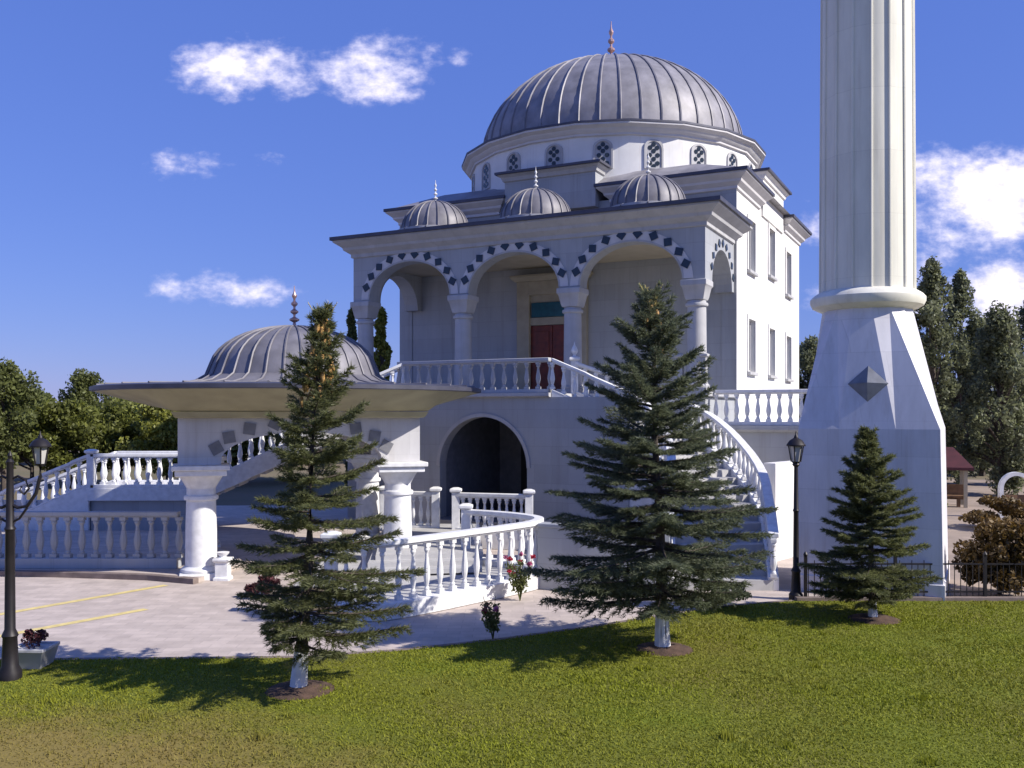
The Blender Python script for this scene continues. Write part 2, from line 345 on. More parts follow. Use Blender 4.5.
# ------------------------------------------------------------------ balustrades
_b = MB(); _b.box(-.06,.06,-.06,.06,0,.07)
_b.lathe([(.045,.07),(.05,.10),(.032,.13),(.05,.19),(.068,.28),(.062,.36),(.042,.47),(.03,.56),(.032,.60),(.052,.63),(.052,.66),(.04,.68)], 10, cap0=False, cap1=False)
_b.box(-.055,.055,-.055,.055,.68,.74)
BAL_MESH = {}
def baluster(loc, h, parent, sc=1.0, rz=0, m='white'):
    if m not in BAL_MESH:
        o = _b.build('baluster', m); BAL_MESH[m] = o.data
    else:
        o = bpy.data.objects.new('baluster', BAL_MESH[m]); COL.objects.link(o)
    o.parent = parent; o.location = loc; o.scale = (sc, sc, h/.74); o.rotation_euler = (0,0,rz)
    return o
def resample(pts, step):
    P = [Vector(p) for p in pts]; d = [0]
    for a, b in zip(P[:-1], P[1:]): d.append(d[-1]+(b.to_2d()-a.to_2d()).length)
    n = max(2, int(round(d[-1]/step))+1); out = []
    for k in range(n):
        t = d[-1]*k/(n-1); i = 0
        while i < len(P)-2 and d[i+1] < t: i += 1
        f = (t-d[i])/max(1e-6, d[i+1]-d[i]); out.append(P[i].lerp(P[i+1], f))
    return out
def smooth_path(pts, n=40):
    """Catmull-Rom through points"""
    P = [Vector(p) for p in pts]; P = [P[0]*2-P[1]]+P+[P[-1]*2-P[-2]]; out = []
    m = len(P)-3
    for i in range(m):
        p0, p1, p2, p3 = P[i:i+4]; k = max(3, n//m)
        for j in range(k):
            t = j/k
            out.append(.5*((2*p1)+(p2-p0)*t+(2*p0-5*p1+4*p2-p3)*t*t+(3*p1-p0-3*p2+p3)*t**3))
    out.append(P[-2]); return out
def newel(mb, x, y, z, h, w=.2, ball=False):
    mb.box(x-w/2,x+w/2,y-w/2,y+w/2,z,z+h); mb.rects([(x-w/2,x+w/2,y-w/2,y+w/2,z+h),(x-w/2-.05,x+w/2+.05,y-w/2-.05,y+w/2+.05,z+h+.03),(x-w/2-.05,x+w/2+.05,y-w/2-.05,y+w/2+.05,z+h+.09),(x-.06,x+.06,y-.06,y+.06,z+h+.13)])
    if ball: mb.lathe([(.05,z+h+.12),(.035,z+h+.17),(.09,z+h+.24),(.1,z+h+.30),(.07,z+h+.38),(.02,z+h+.46),(.005,z+h+.55)], 10, (x,y))
def balustrade(parent, path, h=.95, step=.33, off=(0,0,0), newels=(True, True), base=.1, wr=.2, as_part=True, matl='white', wb=.2, ball=False, sc=1.0, z_low=0.):
    path = [Vector(p)-Vector(off) for p in path]
    rail = MB(); rail.sweep(path, wr, h-.09, h); rail.sweep(path, wr*.7, h-.12, h-.088)
    lowr = MB(); lowr.sweep(path, wb, -z_low, base)
    if as_part:
        rail.v += lowr.v; n0 = len(rail.v)-len(lowr.v); rail.f += [tuple(i+n0 for i in f) for f in lowr.f]
        root = rail.build('balustrade', matl, parent, bevel=.012)
    else:
        root = parent; rail.build('handrail', matl, parent, bevel=.012); lowr.build('base_rail', matl, parent, bevel=.012)
    pts = resample(path, step)
    for k, p in enumerate(pts):
        if (k == 0 and newels[0]) or (k == len(pts)-1 and newels[1]): continue
        q = pts[min(k+1, len(pts)-1)]-pts[max(k-1,0)]
        baluster((p.x, p.y, p.z+base), h-.12-base, root, sc, math.atan2(q.y, q.x), matl)
    for e, k in zip(newels, (0, -1)):
        if e:
            nb = MB(); p = path[k]; newel(nb, p.x, p.y, p.z-.05, h+.05, ball=ball); nb.build('newel_post', matl, root, bevel=.01)
    return root

# ------------------------------------------------------------------ ground
def sheet(name, poly, z, m, label=None):
    b = MB(); b.quad(*[(x,y,z) for x,y in poly]); o = b.build(name, m, smooth=False, flip=False); structure(o); return o
g = MB(); g.quad((-600,-100,0),(600,-100,0),(600,1500,0),(-600,1500,0)); structure(g.build('ground', 'ground', smooth=False))
edge_px = [(-260,664),(-50,662),(300,659),(400,652),(500,641),(600,627),(680,614),(740,606),(800,601.5)]
edge = [at(*p) for p in edge_px]
lawn_poly = [(-30,-8),(30,-8),(30,16.62)]+list(reversed(edge))+[(-30,edge[0][1])]
sheet('paving', [(-40,11),(5.2,11),(5.2,16.7),(6.25,17.0),(7,26),(7,34),(-40,34)], .004, 'paving')
lp = MB(); lp.prism(lawn_poly, .005, .03); structure(lp.build('lawn', 'lawn', smooth=False))
sheet('sand_path', [(6.2,17.2),(30,17.2),(40,27),(36,46),(16,48),(12,40),(10.5,30),(7.1,22)], .008, 'sand')
k = MB(); k.sweep([(x,y,0) for x,y in edge], .10, 0, .035); structure(k.build('lawn_kerb', 'kerb', bevel=.01))
k = MB(); k.sweep([(5.1,16.66,0),(30,16.7,0)], .14, 0, .09); structure(k.build('fence_kerb', 'kerb', bevel=.01))
p1 = at(-120,574); p2 = at(60,577); p3 = at(150,580); p4 = at(196,584)
k = MB(); k.sweep([(*p1,0),(*p2,0),(*p3,0),(*p4,0)], .16, 0, .12); structure(k.build('paving_kerb', 'kerb', bevel=.01))
k = MB(); k.prism([p1,p2,p3,p4,(-5.9,20.5),(-9,26),(-26,26)], .006, .1); structure(k.build('raised_paving', 'paving', smooth=False))
# painted yellow lines
for n_, (a_, b_) in enumerate((((-30,620),(166,585.5)),((-10,638.5),(146,609.5)))):
    a = Vector(at(*a_)); b = Vector(at(*b_)); t = (b-a).normalized(); nn = Vector((-t.y,t.x))*.085
    m_ = MB(); m_.quad((*(a-nn),.009),(*(b-nn),.009),(*(b+nn),.009),(*(a+nn),.009)); structure(m_.build('painted_line', 'yellow', smooth=False))

# ------------------------------------------------------------------ mosque
YAW = R(-27.0)
P0 = (5.03, 25.2, 0)
def mloc(x, y, z=0):
    c, s_ = math.cos(YAW), math.sin(YAW); return Vector((P0[0]+c*x-s_*y, P0[1]+s_*x+c*y, z))
mosque = thing('mosque', 'white stone mosque with big ribbed grey dome and arcaded porch on a podium', 'mosque', P0, YAW)
COLX = (0, -3.667, -7.333, -11.0); CX = -5.65
FL = 3.95
BX0, BX1, BY0, BY1 = -11.65, .35, 3.0, 13.6; CY = 8.3
# podium with the low arched doorway
b = MB()
arch_wall(b, -8.5, -1.2, 0, FL-.12, -2.1, -1.75, [(-5.5, 1.385, 1.9, 1.39)], 28)
b.box(-8.5,-8.2,-1.748,-.302,0,FL-.13); b.box(-11.5,-8.48,-.3,0,0,FL-.13); b.box(-11.5,-11.2,.002,2.99,0,FL-.13); b.box(-1.22,.32,-.32,0,0,FL-.13); b.box(.02,.318,.002,2.99,0,FL-.132)
b.build('podium_wall', 'marble', mosque)
b = MB(); b.rects([(-11.62,.4,-.45,2.98,FL-.12),(-11.66,.44,-.45,2.98,FL-.09),(-11.66,.44,-.45,2.98,FL)]); b.rects([(-8.6,-3.4,-2.2,-.452,FL-.12),(-8.64,-3.4,-2.25,-.452,FL-.09),(-8.64,-3.4,-2.25,-.452,FL-.003)])
b.build('porch_floor', 'trim', mosque)
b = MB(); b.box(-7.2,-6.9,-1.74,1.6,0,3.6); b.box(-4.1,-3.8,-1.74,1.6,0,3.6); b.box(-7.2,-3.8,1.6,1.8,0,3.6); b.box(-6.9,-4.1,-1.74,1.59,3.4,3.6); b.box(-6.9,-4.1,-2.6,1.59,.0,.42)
b.build('entrance_recess', 'greystone', mosque)  # dark grey puts the recess's shade into its wall colour
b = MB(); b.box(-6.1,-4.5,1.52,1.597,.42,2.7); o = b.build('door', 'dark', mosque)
b = MB(); ring_arch(b, -5.5, 1.387, 1.9, 1.392, .1, -2.135, -2.06, 28); b.build('arch_trim', 'trim', mosque)
# main block
b = MB()
win = []   # (u0,u1,v0,v1) along +y from BY0
for u, lz0, lz1, uz0, uz1 in ((2.0,4.70,6.36,7.9,9.5),(5.15,4.70,6.32,8.15,9.78),(8.25,4.68,6.28,7.85,9.45)):
    win += [(u-.48,u+.48,lz0,lz1),(u-.48,u+.48,uz0,uz1)]
wall_panel(b, (BX1,BY0,0), (0,1,0), (1,0,0), BY1-BY0, 10.2, win, .2)
b.quad((BX0,BY1,0),(BX1,BY1,0),(BX1,BY1,10.2),(BX0,BY1,10.2)); b.quad((BX0,BY0,0),(BX0,BY1,0),(BX0,BY1,10.2),(BX0,BY0,10.2))
b.quad((BX0,BY0,10.2),(BX1,BY0,10.2),(BX1,BY1,10.2),(BX0,BY1,10.2))
b.build('wall', 'plaster', mosque, flip=False)
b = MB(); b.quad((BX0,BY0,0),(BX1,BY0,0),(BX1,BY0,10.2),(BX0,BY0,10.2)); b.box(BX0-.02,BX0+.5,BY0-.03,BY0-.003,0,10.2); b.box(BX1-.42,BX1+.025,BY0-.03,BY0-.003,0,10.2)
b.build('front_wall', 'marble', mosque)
for (u0,u1,v0,v1) in win:
    y0, y1 = BY0+u0, BY0+u1
    f = MB(); x = BX1-.12
    for (ya,yb,za,zb) in ((y0,y0+.07,v0,v1),(y1-.07,y1,v0,v1),(y0+.07,y1-.07,v1-.08,v1),(y0+.07,y1-.07,v0,v0+.08),((y0+y1)/2-.03,(y0+y1)/2+.03,v0+.08,v1-.08)): f.box(x-.05,x,ya,yb,za,zb)
    fr = f.build('window', 'trim', mosque, bevel=.006)
    p = MB(); p.box(x-.06,x-.03,y0+.06,y1-.06,v0+.06,v1-.06); p.build('pane', 'glass', fr)
    p = MB(); p.box(BX1-.14,BX1+.12,y0-.1,y1+.1,v0-.1,v0-.003); p.build('sill', 'trim', fr, bevel=.01)
    p = MB()
    for (ya,yb,za,zb) in ((y0-.12,y0-.003,v0,v1),(y1+.003,y1+.12,v0,v1),(y0-.12,y1+.12,v1+.003,v1+.14)): p.box(BX1+.002,BX1+.05,ya,yb,za,zb)
    p.build('surround', 'plaster', fr, bevel=.008)
def cornice(x0,x1,y0,y1,z0,z1,ov):
    d = z1-z0
    return [(x0-.03,x1+.03,y0-.03,y1+.03,z0),(x0-.06,x1+.06,y0-.06,y1+.06,z0+.02),(x0-.06,x1+.06,y0-.06,y1+.06,z0+.22*d),(x0-ov*.45,x1+ov*.45,y0-ov*.45,y1+ov*.45,z0+.45*d),(x0-ov*.5,x1+ov*.5,y0-ov*.5,y1+ov*.5,z0+.6*d),(x0-ov*.92,x1+ov*.92,y0-ov*.92,y1+ov*.92,z0+.9*d),(x0-ov*.92,x1+ov*.92,y0-ov*.92,y1+ov*.92,z1)]
ov = .42; cb_ = MB(); rb_ = MB()
for (x0,x1) in ((BX0,CX-1.62-ov),(CX+1.62+ov,BX1)):
    for (y0,y1) in ((BY0,CY-1.75-ov),(CY+1.75+ov,BY1)):
        cb_.rects(cornice(x0,x1,y0,y1,10.1,10.56,ov))
        rb_.rects([(x0-ov-.02,x1+ov+.02,y0-ov-.02,y1+ov+.02,10.563),(x0-ov-.02,x1+ov+.02,y0-ov-.02,y1+ov+.02,10.66)])
cb_.build('cornice', 'corn', mosque); rb_.build('cornice_edge', 'lead_dark', mosque)
b = MB(); b.rects([(BX0-.3,BX1+.3,BY0-.3,BY1+.3,10.662),(CX-4.6,CX+4.6,CY-4.6,CY+4.6,11.2)]); b.build('hall_roof', 'lead', mosque)
# raised middle bays on each side
for nm, (x0,x1,y0,y1,zt) in (('front_gable',(CX-1.62,CX+1.62,BY0-.34,BY1+.34,11.3)),('side_gable',(BX0-.06,BX1+.06,CY-1.75,CY+1.75,11.42))):
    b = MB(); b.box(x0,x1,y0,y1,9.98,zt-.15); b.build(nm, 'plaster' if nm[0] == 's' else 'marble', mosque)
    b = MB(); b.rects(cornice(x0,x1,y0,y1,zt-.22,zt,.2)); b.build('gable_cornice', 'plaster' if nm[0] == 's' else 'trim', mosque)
    b = MB(); b.rects([(x0-.26,x1+.26,y0-.26,y1+.26,zt+.003),(x0-.26,x1+.26,y0-.26,y1+.26,zt+.08),(x0+.4,x1-.4,y0+.4,y1-.4,zt+.25)]); b.build('gable_roof', 'lead_dark', mosque)
# drum with lattice windows
ND = 20; RD = 5.3; PH = R(9)
b = MB(); b.lathe([(RD,10.7),(RD,12.5)], ND, (CX,CY), PH); drum = b.build('drum', 'plaster', mosque)
for i in range(ND):
    pil = None
b = MB(); b.lathe([(RD+.02,12.36),(RD+.08,12.38),(RD+.08,12.44),(RD+.2,12.53),(RD+.22,12.58),(RD+.36,12.66),(RD+.36,12.72)], ND, (CX,CY), PH); b.build('drum_cornice', 'corn', mosque)
b = MB(); b.lathe([(RD+.38,12.722),(RD+.38,12.79),(4.95,13.0),(4.95,12.722)], ND, (CX,CY), PH); b.build('drum_roof', 'lead_dark', mosque)
wf = MB(); wn, wh_ = .29, .95
pts = [(-wn,0),(wn,0),(wn,wh_-wn)]+[(wn*math.cos(PI*k/10), wh_-wn+wn*math.sin(PI*k/10)) for k in range(1,10)]+[(-wn,wh_-wn)]
o8 = .07; pts2 = [(x*(1+o8/wn), z-o8*.6 if z < .01 else z+(o8 if z > wh_-wn+.01 else 0)) for x,z in pts]
wf.loft([[(x,0,z) for x,z in pts2],[(x,-.05,z) for x,z in pts2],[(x,-.05,z) for x,z in pts],[(x,-.015,z) for x,z in pts]], cap0=False)
hol = MB()
for (hx,hz) in ((-.14,.16),(.14,.16),(0,.31),(-.145,.45),(.145,.45),(0,.60),(-.13,.72),(.13,.72),(0,.84),(0,.05)):
    rr = .085
    hol.loft([[(hx+rr*math.cos(2*PI*j/8),-.018,hz+rr*math.sin(2*PI*j/8)) for j in range(8)],[(hx+rr*math.cos(2*PI*j/8),-.03,hz+rr*math.sin(2*PI*j/8)) for j in range(8)]])
wme = hme = None
for i in range(ND):
    an = PH+2*PI*(i+.5)/ND; rr = RD*math.cos(PI/ND)
    if wme is None:
        w_ = wf.build('window', 'trim', mosque); h_ = hol.build('pane', 'glass', w_); wme, hme = w_.data, h_.data
    else:
        w_ = bpy.data.objects.new('window', wme); COL.objects.link(w_); w_.parent = mosque
        h_ = bpy.data.objects.new('pane', hme); COL.objects.link(h_); h_.parent = w_
    w_.location = (CX+rr*math.cos(an), CY+rr*math.sin(an), 11.34); w_.rotation_euler = (0,0,an+PI/2); w_.scale = (.9,1,.9)
def finial(z0, h, parent, cx, cy, m='copper', s=1.0):
    b = MB(); P = [(.12*s,0),(.06*s,.03),(.05*s,.1)]
    zz = .12
    for k, r in enumerate((.15,.12,.10,.075)):
        P += [(.035*s,zz),(r*s,zz+.05),(r*s*1.02,zz+.085),(.035*s,zz+.14)]; zz += .19
    P += [(.02*s,.88),(.012*s,1.0)]
    b.lathe([(r,z0+z*h) for r,z in P], 10, (cx,cy))
    return b.build('finial', m, parent)
def rib_dome(prof, cx, cy, nrib, rr, seg=2):
    b = MB(); n = nrib*seg; b.lathe(prof, n, (cx,cy), cap1=False)
    for i in range(nrib):
        an = 2*PI*i/nrib; c, s_ = math.cos(an), math.sin(an)
        b.tube([(cx+(r+.012)*c, cy+(r+.012)*s_, z+.006) for r,z in prof], [rr]*(len(prof)-1)+[rr*.5], 5)
    return b
def dome_prof(r, h, z, n=14, e=1.0, r_end=.03):
    return [(max(r_end, r*math.cos(PI/2*k/n)**e), z+h*math.sin(PI/2*k/n)) for k in range(n+1)]
pf = [(4.98,12.82)]+dome_prof(4.88, 3.62, 12.95, 16)
dome = rib_dome(pf, CX, CY, 44, .038).build('dome', 'lead', mosque)
finial(16.52, 1.75, dome, CX, CY, s=1.2)
# porch arcade
b = MB(); ops = [((COLX[i]+COLX[i+1])/2, 1.5, 7.05, 1.12) for i in (2,1,0)]
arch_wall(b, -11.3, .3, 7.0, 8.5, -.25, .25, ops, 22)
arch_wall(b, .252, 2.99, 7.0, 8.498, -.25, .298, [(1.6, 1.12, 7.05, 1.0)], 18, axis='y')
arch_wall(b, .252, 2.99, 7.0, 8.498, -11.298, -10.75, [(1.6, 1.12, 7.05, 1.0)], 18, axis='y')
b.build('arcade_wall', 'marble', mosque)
for (cx,a,zs,bb) in ops:
    b = MB(); arch_diamonds(b, cx, a, zs, bb, -.272, .150, 10, .17); b.build('arch_tiles', 'tile_dark', mosque)
    b = MB(); ring_arch(b, cx, a+.056, zs, bb+.056, .25, -.272, -.21, 30); b.build('arch_band', 'corn', mosque)
    b = MB(); ring_arch(b, cx, a+.003, zs, bb+.003, .05, -.275, -.21, 24); b.build('arch_trim', 'trim', mosque)
b = MB(); arch_diamonds(b, 1.6, 1.12, 7.05, 1.0, .298, .12, 9, .15, axis='y', sgn=1); b.build('arch_tiles', 'tile_dark', mosque)
colp = None
for x in COLX:
    sh = MB(); sh.lathe([(.285,FL+.3),(.265,FL+.9),(.25,6.45)], 20); sh.lathe([(.25,6.28),(.30,6.30),(.31,6.34),(.30,6.38),(.25,6.40)], 20)
    if colp is None:
        colp = sh.build('column', 'trim', mosque)
        c_ = MB(); c_.rects([(-.24,.24,-.24,.24,6.46),(-.27,.27,-.27,.27,6.55),(-.32,.32,-.32,.32,6.80),(-.36,.36,-.36,.36,6.85),(-.36,.36,-.36,.36,6.998)]); c_.build('capital', 'trim', colp, bevel=.015)
        c_ = MB(); c_.box(-.36,.36,-.36,.36,FL,FL+.14); c_.lathe([(.34,FL+.14),(.35,FL+.2),(.30,FL+.25),(.29,FL+.31)], 20); c_.build('column_base', 'trim', colp, bevel=.01)
        o = colp
    else: o = copy_tree(colp, mosque)
    o.location = (x,0,0)
b = MB(); b.rects(cornice(-11.3,.3,-.25,2.8,8.42,8.96,.52)); b.build('porch_cornice', 'trim', mosque)
b = MB(); b.rects([(-11.85,.85,-.80,2.97,8.963),(-11.85,.85,-.80,2.97,9.07),(-10.6,-.4,.2,2.9,9.3)]); b.build('porch_roof', 'lead_dark', mosque)
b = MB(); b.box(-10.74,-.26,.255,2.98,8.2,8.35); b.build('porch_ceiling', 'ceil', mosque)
for i in range(3):
    cx = (COLX[i]+COLX[i+1])/2; b = MB(); b.lathe([(1.32,9.1),(1.32,9.34)], 16, (cx,1.35)); db = b.build('dome_drum', 'trim', mosque)
    d = rib_dome([(1.3,9.3),(1.15,9.36)]+dome_prof(1.1,.96,9.4,10), cx, 1.35, 20, .026, 2).build('small_dome', 'lead_soft', mosque)
    finial(10.34, .75, d, cx, 1.35, m='white', s=.5)
# portal, door, name tile
b = MB()
for (x0,x1,z0,z1) in ((CX-1.25,CX-.8,FL,7.75),(CX+.8,CX+1.25,FL,7.75),(CX-.8,CX+.8,7.3,7.75)): b.box(x0,x1,BY0-.2,BY0-.003,z0,z1)
b.rects([(CX-1.3,CX+1.3,BY0-.25,BY0-.003,7.75),(CX-1.42,CX+1.42,BY0-.4,BY0-.003,7.87),(CX-1.42,CX+1.42,BY0-.4,BY0-.003,7.95)])
portal = b.build('portal', 'tan', mosque, bevel=.012)
b = MB(); b.box(CX-.8,CX+.8,BY0-.09,BY0-.004,6.3,6.55); b.box(CX-.8,CX+.8,BY0-.06,BY0-.004,7.05,7.299); b.build('lintel', 'tan', portal)
b = MB(); b.box(CX-.74,CX+.74,BY0-.12,BY0-.02,6.56,7.04); b.build('inscription_tile', 'tile_teal', mosque, bevel=.01)
b = MB(); b.box(CX-.79,CX-.01,BY0-.06,BY0-.005,FL,6.29); b.box(CX+.01,CX+.79,BY0-.06,BY0-.005,FL,6.29)
for sx in (-1,1):
    for (za,zb) in ((4.15,5.0),(5.15,6.1)):
        xa, xb = sorted((CX+sx*.12, CX+sx*.68)); b.rects([(xa,xb,BY0-.085,BY0-.058,za),(xa,xb,BY0-.085,BY0-.058,zb)])
door = b.build('door', 'wood_red', mosque, bevel=.01)
b = MB(); b.tube([(CX-.06,BY0-.09,4.95),(CX-.06,BY0-.15,4.97),(CX-.06,BY0-.15,5.2),(CX-.06,BY0-.09,5.22)], .018, 6); b.build('handle', 'copper', door)
# balustrades of the porch terrace and the side terrace
balustrade(mosque, [(-8.4,-1.95,FL),(-3.5,-1.95,FL)], .95, .34, matl='trim', newels=(False,False))  # porch rails: shade put into a darker colour than the white rails
balustrade(mosque, [(-.45,-.1,FL),(.2,-.1,FL)], .95, .2, newels=(True,True), matl='trim')
b = MB(); b.box(.36,3.35,.05,10.5,0,2.9); b.rects([(.36,3.45,-.05,10.6,2.9),(.36,3.5,-.1,10.65,2.96),(.36,3.5,-.1,10.65,3.07)]); b.build('side_terrace', 'marble', mosque)
balustrade(mosque, [(.5,.1,3.07),(3.3,.1,3.07),], .95, .27, newels=(False,True))
balustrade(mosque, [(3.3,.4,3.07),(3.3,10.4,3.07)], .95, .34, newels=(False,True))

# ------------------------------------------------------------------ curved stair on the right
def stair(root, off, inner, outer, h0, h1, n, thick=None, flightm='tread', sidem='marble', nw=((True,True),(True,True)), ball=(False,False)):
    inner = resample([(x,y,0) for x,y in inner], .01 if False else .05); outer = resample([(x,y,0) for x,y in outer], .05)
    pick = lambda P, t: P[min(len(P)-1, int(round(t*(len(P)-1))))]
    b = MB(); s_ = MB(); so_ = Vector(off)
    for k in range(n):
        t0, t1 = k/n, (k+1)/n; z = h0+(h1-h0)*(k+.5)/n
        q = [pick(inner,t0), pick(outer,t0), pick(outer,t1), pick(inner,t1)]
        zb = 0 if thick is None else z-thick
        b.loft([[(p.x-off[0],p.y-off[1],zb) for p in q],[(p.x-off[0],p.y-off[1],z) for p in q]])
    o = b.build('flight', flightm, root, smooth=False)
    for qi, P in enumerate((inner, outer)):
        line = [Vector((pick(P,k/30).x-off[0], pick(P,k/30).y-off[1], h0+(h1-h0)*k/30)) for k in range(31)]
        w = MB()
        if thick is None:
            rings = []
            for k, p in enumerate(line):
                a = line[max(k-1,0)].to_2d(); c = line[min(k+1,30)].to_2d(); t = (c-a).normalized(); nn = Vector((-t.y,t.x))*.1
                rings.append([(p.x-nn.x,p.y-nn.y,0),(p.x+nn.x,p.y+nn.y,0),(p.x+nn.x,p.y+nn.y,p.z+.08),(p.x-nn.x,p.y-nn.y,p.z+.08)])
            w.loft(rings)
        else: w.sweep(line, .22, -thick, .1)
        w.build('stringer', sidem, root, bevel=.012)
        balustrade(root, [(p.x,p.y,p.z+.08) for p in line], .9, .31, newels=nw[qi], ball=ball[qi], base=.06)
def mlw(x, y): v = mloc(x, y); return (v.x, v.y)
off = (4.0,18.0,0)
st = thing('staircase', 'white curved staircase with balusters sweeping down from the porch towards the minaret', 'staircase', off)
inner = smooth_path([(*mlw(-3.4,-2.0),0),(2.2,24.55,0),(3.2,23.9,0),(3.62,22.8,0),(3.6,21.0,0),(3.3,19.3,0),(3.0,17.7,0)], 60)
outer = smooth_path([(*mlw(-3.4,-.5),0),(3.3,25.75,0),(4.62,25.0,0),(5.2,23.9,0),(5.5,22.4,0),(5.55,20.6,0),(5.3,19.1,0),(5.0,17.7,0)], 60)
stair(st, off, [p[:2] for p in inner], [p[:2] for p in outer], FL-.05, .12, 23, None, 'tread', 'plaster', nw=((False,False),(True,False)), ball=(False,True))
# ------------------------------------------------------------------ stair on the left
off = (-10.5,27.3,0)
sl = thing('staircase', 'white flying staircase with balusters passing behind the ribbed-dome pavilion to a landing', 'staircase', off)
def strip(a, b, w):
    a = Vector(a); b = Vector(b); t = (b-a).normalized(); n = Vector((-t.y,t.x))*w/2
    return [tuple(a-n),tuple(b-n)],[tuple(a+n),tuple(b+n)]
LZ = 1.26
i_, o_ = strip((-3.3,28.05),(-9.15,27.35),1.7); stair(sl, off, i_, o_, FL-.05, LZ, 15, .42, 'tread', 'white', nw=((False,False),(False,False)))
i_, o_ = strip((-12.05,27.3),(-14.9,27.3),1.7); stair(sl, off, i_, o_, LZ, .05, 8, None, 'tread', 'white', nw=((False,True),(False,True)))
b = MB(); b.prism([(x-off[0],y-off[1]) for x,y in ((-12.1,26.3),(-9.0,26.3),(-9.0,28.3),(-12.1,28.3))], LZ-.36, LZ); b.build('landing', 'white', sl, bevel=.02)
b = MB(); b.box(-4.4,1.3,-.82,-.62,0,LZ-.362); b.build('landing_wall', 'marble', sl)
balustrade(sl, [(-12.0,26.42,LZ),(-9.1,26.42,LZ)], .98, .34, off=off, newels=(True,False))
balustrade(sl, [(-12.0,28.2,LZ),(-9.1,28.2,LZ)], .98, .34, off=off, newels=(False,False))
# low balustrade in front of the left stair; darker stone colour carries its shade
lb = thing('balustrade', 'low shaded balustrade at the far left, standing under the staircase landing', 'balustrade', (-10.5,19.9,0))
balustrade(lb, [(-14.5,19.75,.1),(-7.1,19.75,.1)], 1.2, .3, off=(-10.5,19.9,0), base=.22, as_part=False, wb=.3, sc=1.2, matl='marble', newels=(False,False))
# ------------------------------------------------------------------ round terrace balustrade in front of the entrance
ring = smooth_path([(-3.0,15.35,.14),(-2.6,15.2,.14),(-2.05,15.3,.14),(-1.35,15.95,.14),(-.75,16.6,.14),(-.1,17.3,.14),(.42,18.0,.14),(.52,18.7,.14),(.15,19.3,.14),(-.4,19.75,.14),(-1.0,20.1,.14)], 66)
rt = thing('balustrade', 'sunlit curved white balustrade of the round terrace, nearest to the lawn', 'balustrade', (-1.5,17.5,0))
balustrade(rt, ring, 1.17, .30, off=(-1.5,17.5,0), base=.14, as_part=False, wb=.32, sc=.88, z_low=.13)
b = MB(); b.prism([(p.x,p.y) for p in ring]+[(-1.4,23),(-4.2,23),(-4.1,17.0)], .006, .16); structure(b.build('terrace_floor', 'tread', smooth=False))
b = MB()
for k_ in range(3): b.prism([(-3.0+.1*k_,18.2+.4*k_),(-.6,18.6+.4*k_),(-.9,24.5),(-3.4,24.5)], .2+.09*k_, .29+.09*k_)
structure(b.build('terrace_steps', 'tread', smooth=False))
eb = thing('balustrade', 'short straight white balustrade right in front of the arched doorway', 'balustrade', (-.6,23.3,0))
balustrade(eb, [(-1.42,23.4,.42),(.42,22.9,.42)], .97, .2, off=(-.6,23.3,0), as_part=False, sc=.9, z_low=.41)
eb = thing('balustrade', 'short white balustrade left of the arched doorway, behind the pavilion column', 'balustrade', (-2.6,23.7,0))
balustrade(eb, [(-3.3,23.9,.42),(-1.95,23.65,.42)], .97, .2, off=(-2.6,23.7,0), as_part=False, sc=.9, z_low=.41)
b = MB(); pw = [(.55,18.0),(1.7,17.5),(2.95,17.35)]
b.sweep([(x-1.7,y-17.5,0) for x,y in pw], .3, 0, 1.2); rw = b.build('retaining_wall', 'marble', None, bevel=.01); rw.location = (1.7,17.5,0)
tag(rw, 'low grey stone wall behind the tall middle spruce, beside the curved balustrade', 'wall')
b = MB(); b.sweep([(x-1.7,y-17.5,0) for x,y in pw], .34, 1.2, 1.27); b.build('coping', 'marble', rw, bevel=.012)
ww = MB(); ww.sweep([(-.55,-.63,0),(.55,.63,0)], .3, 0, 2.25); wo = ww.build('stub_wall', 'plaster', None, bevel=.01); wo.location = (6.45,21.85,0)
tag(wo, 'sunlit white wall stub between the curved staircase and the iron lamp', 'wall')
ww = MB(); ww.sweep([(-.06,.02,0),(.17,.30,0)], .06, .9, 1.55, off=-.13); ww.build('window', 'brownwood', wo, bevel=.01)

# ------------------------------------------------------------------ domed pavilion
pav = thing('pavilion', 'round-roofed ablution pavilion with low ribbed dome, wide eaves and white columns', 'pavilion', (-5.1,21.7,0), R(18))
S = 2.05
colq = None
for (x,y) in ((-S,-S),(S,-S),(S,S),(-S,S)):
    if colq is None:
        b = MB(); b.lathe([(.315,.25),(.31,1.0),(.285,1.85)], 24); b.lathe([(.28,1.60),(.335,1.62),(.345,1.66),(.335,1.70),(.28,1.72)], 24)
        colq = b.build('column', 'white', pav)
        b = MB(); b.lathe([(.28,1.84),(.31,1.9),(.42,2.08),(.45,2.12)], 24); b.box(-.5,.5,-.5,.5,2.12,2.24); b.box(-.56,.56,-.56,.56,2.24,2.338); b.build('capital', 'white', colq, bevel=.015)
        b = MB(); b.box(-.42,.42,-.42,.42,.0,.14); b.lathe([(.40,.14),(.41,.2),(.33,.26)], 24); b.build('column_base', 'white', colq, bevel=.012)
        o = colq
    else: o = copy_tree(colq, pav)
    o.location = (x,y,0)
b = MB(); A = (0,1.66,2.42,.58)
arch_wall(b, -2.5, 2.5, 2.34, 3.42, -2.27, -1.83, [A], 22); arch_wall(b, -2.5, 2.5, 2.34, 3.42, 1.83, 2.27, [A], 22)
arch_wall(b, -1.828, 1.828, 2.34, 3.418, 2.05, 2.49, [(0,1.5,2.42,.58)], 22, axis='y'); arch_wall(b, -1.828, 1.828, 2.34, 3.418, -2.49, -2.05, [(0,1.5,2.42,.58)], 22, axis='y')
b.build('frieze', 'pavstone', pav)
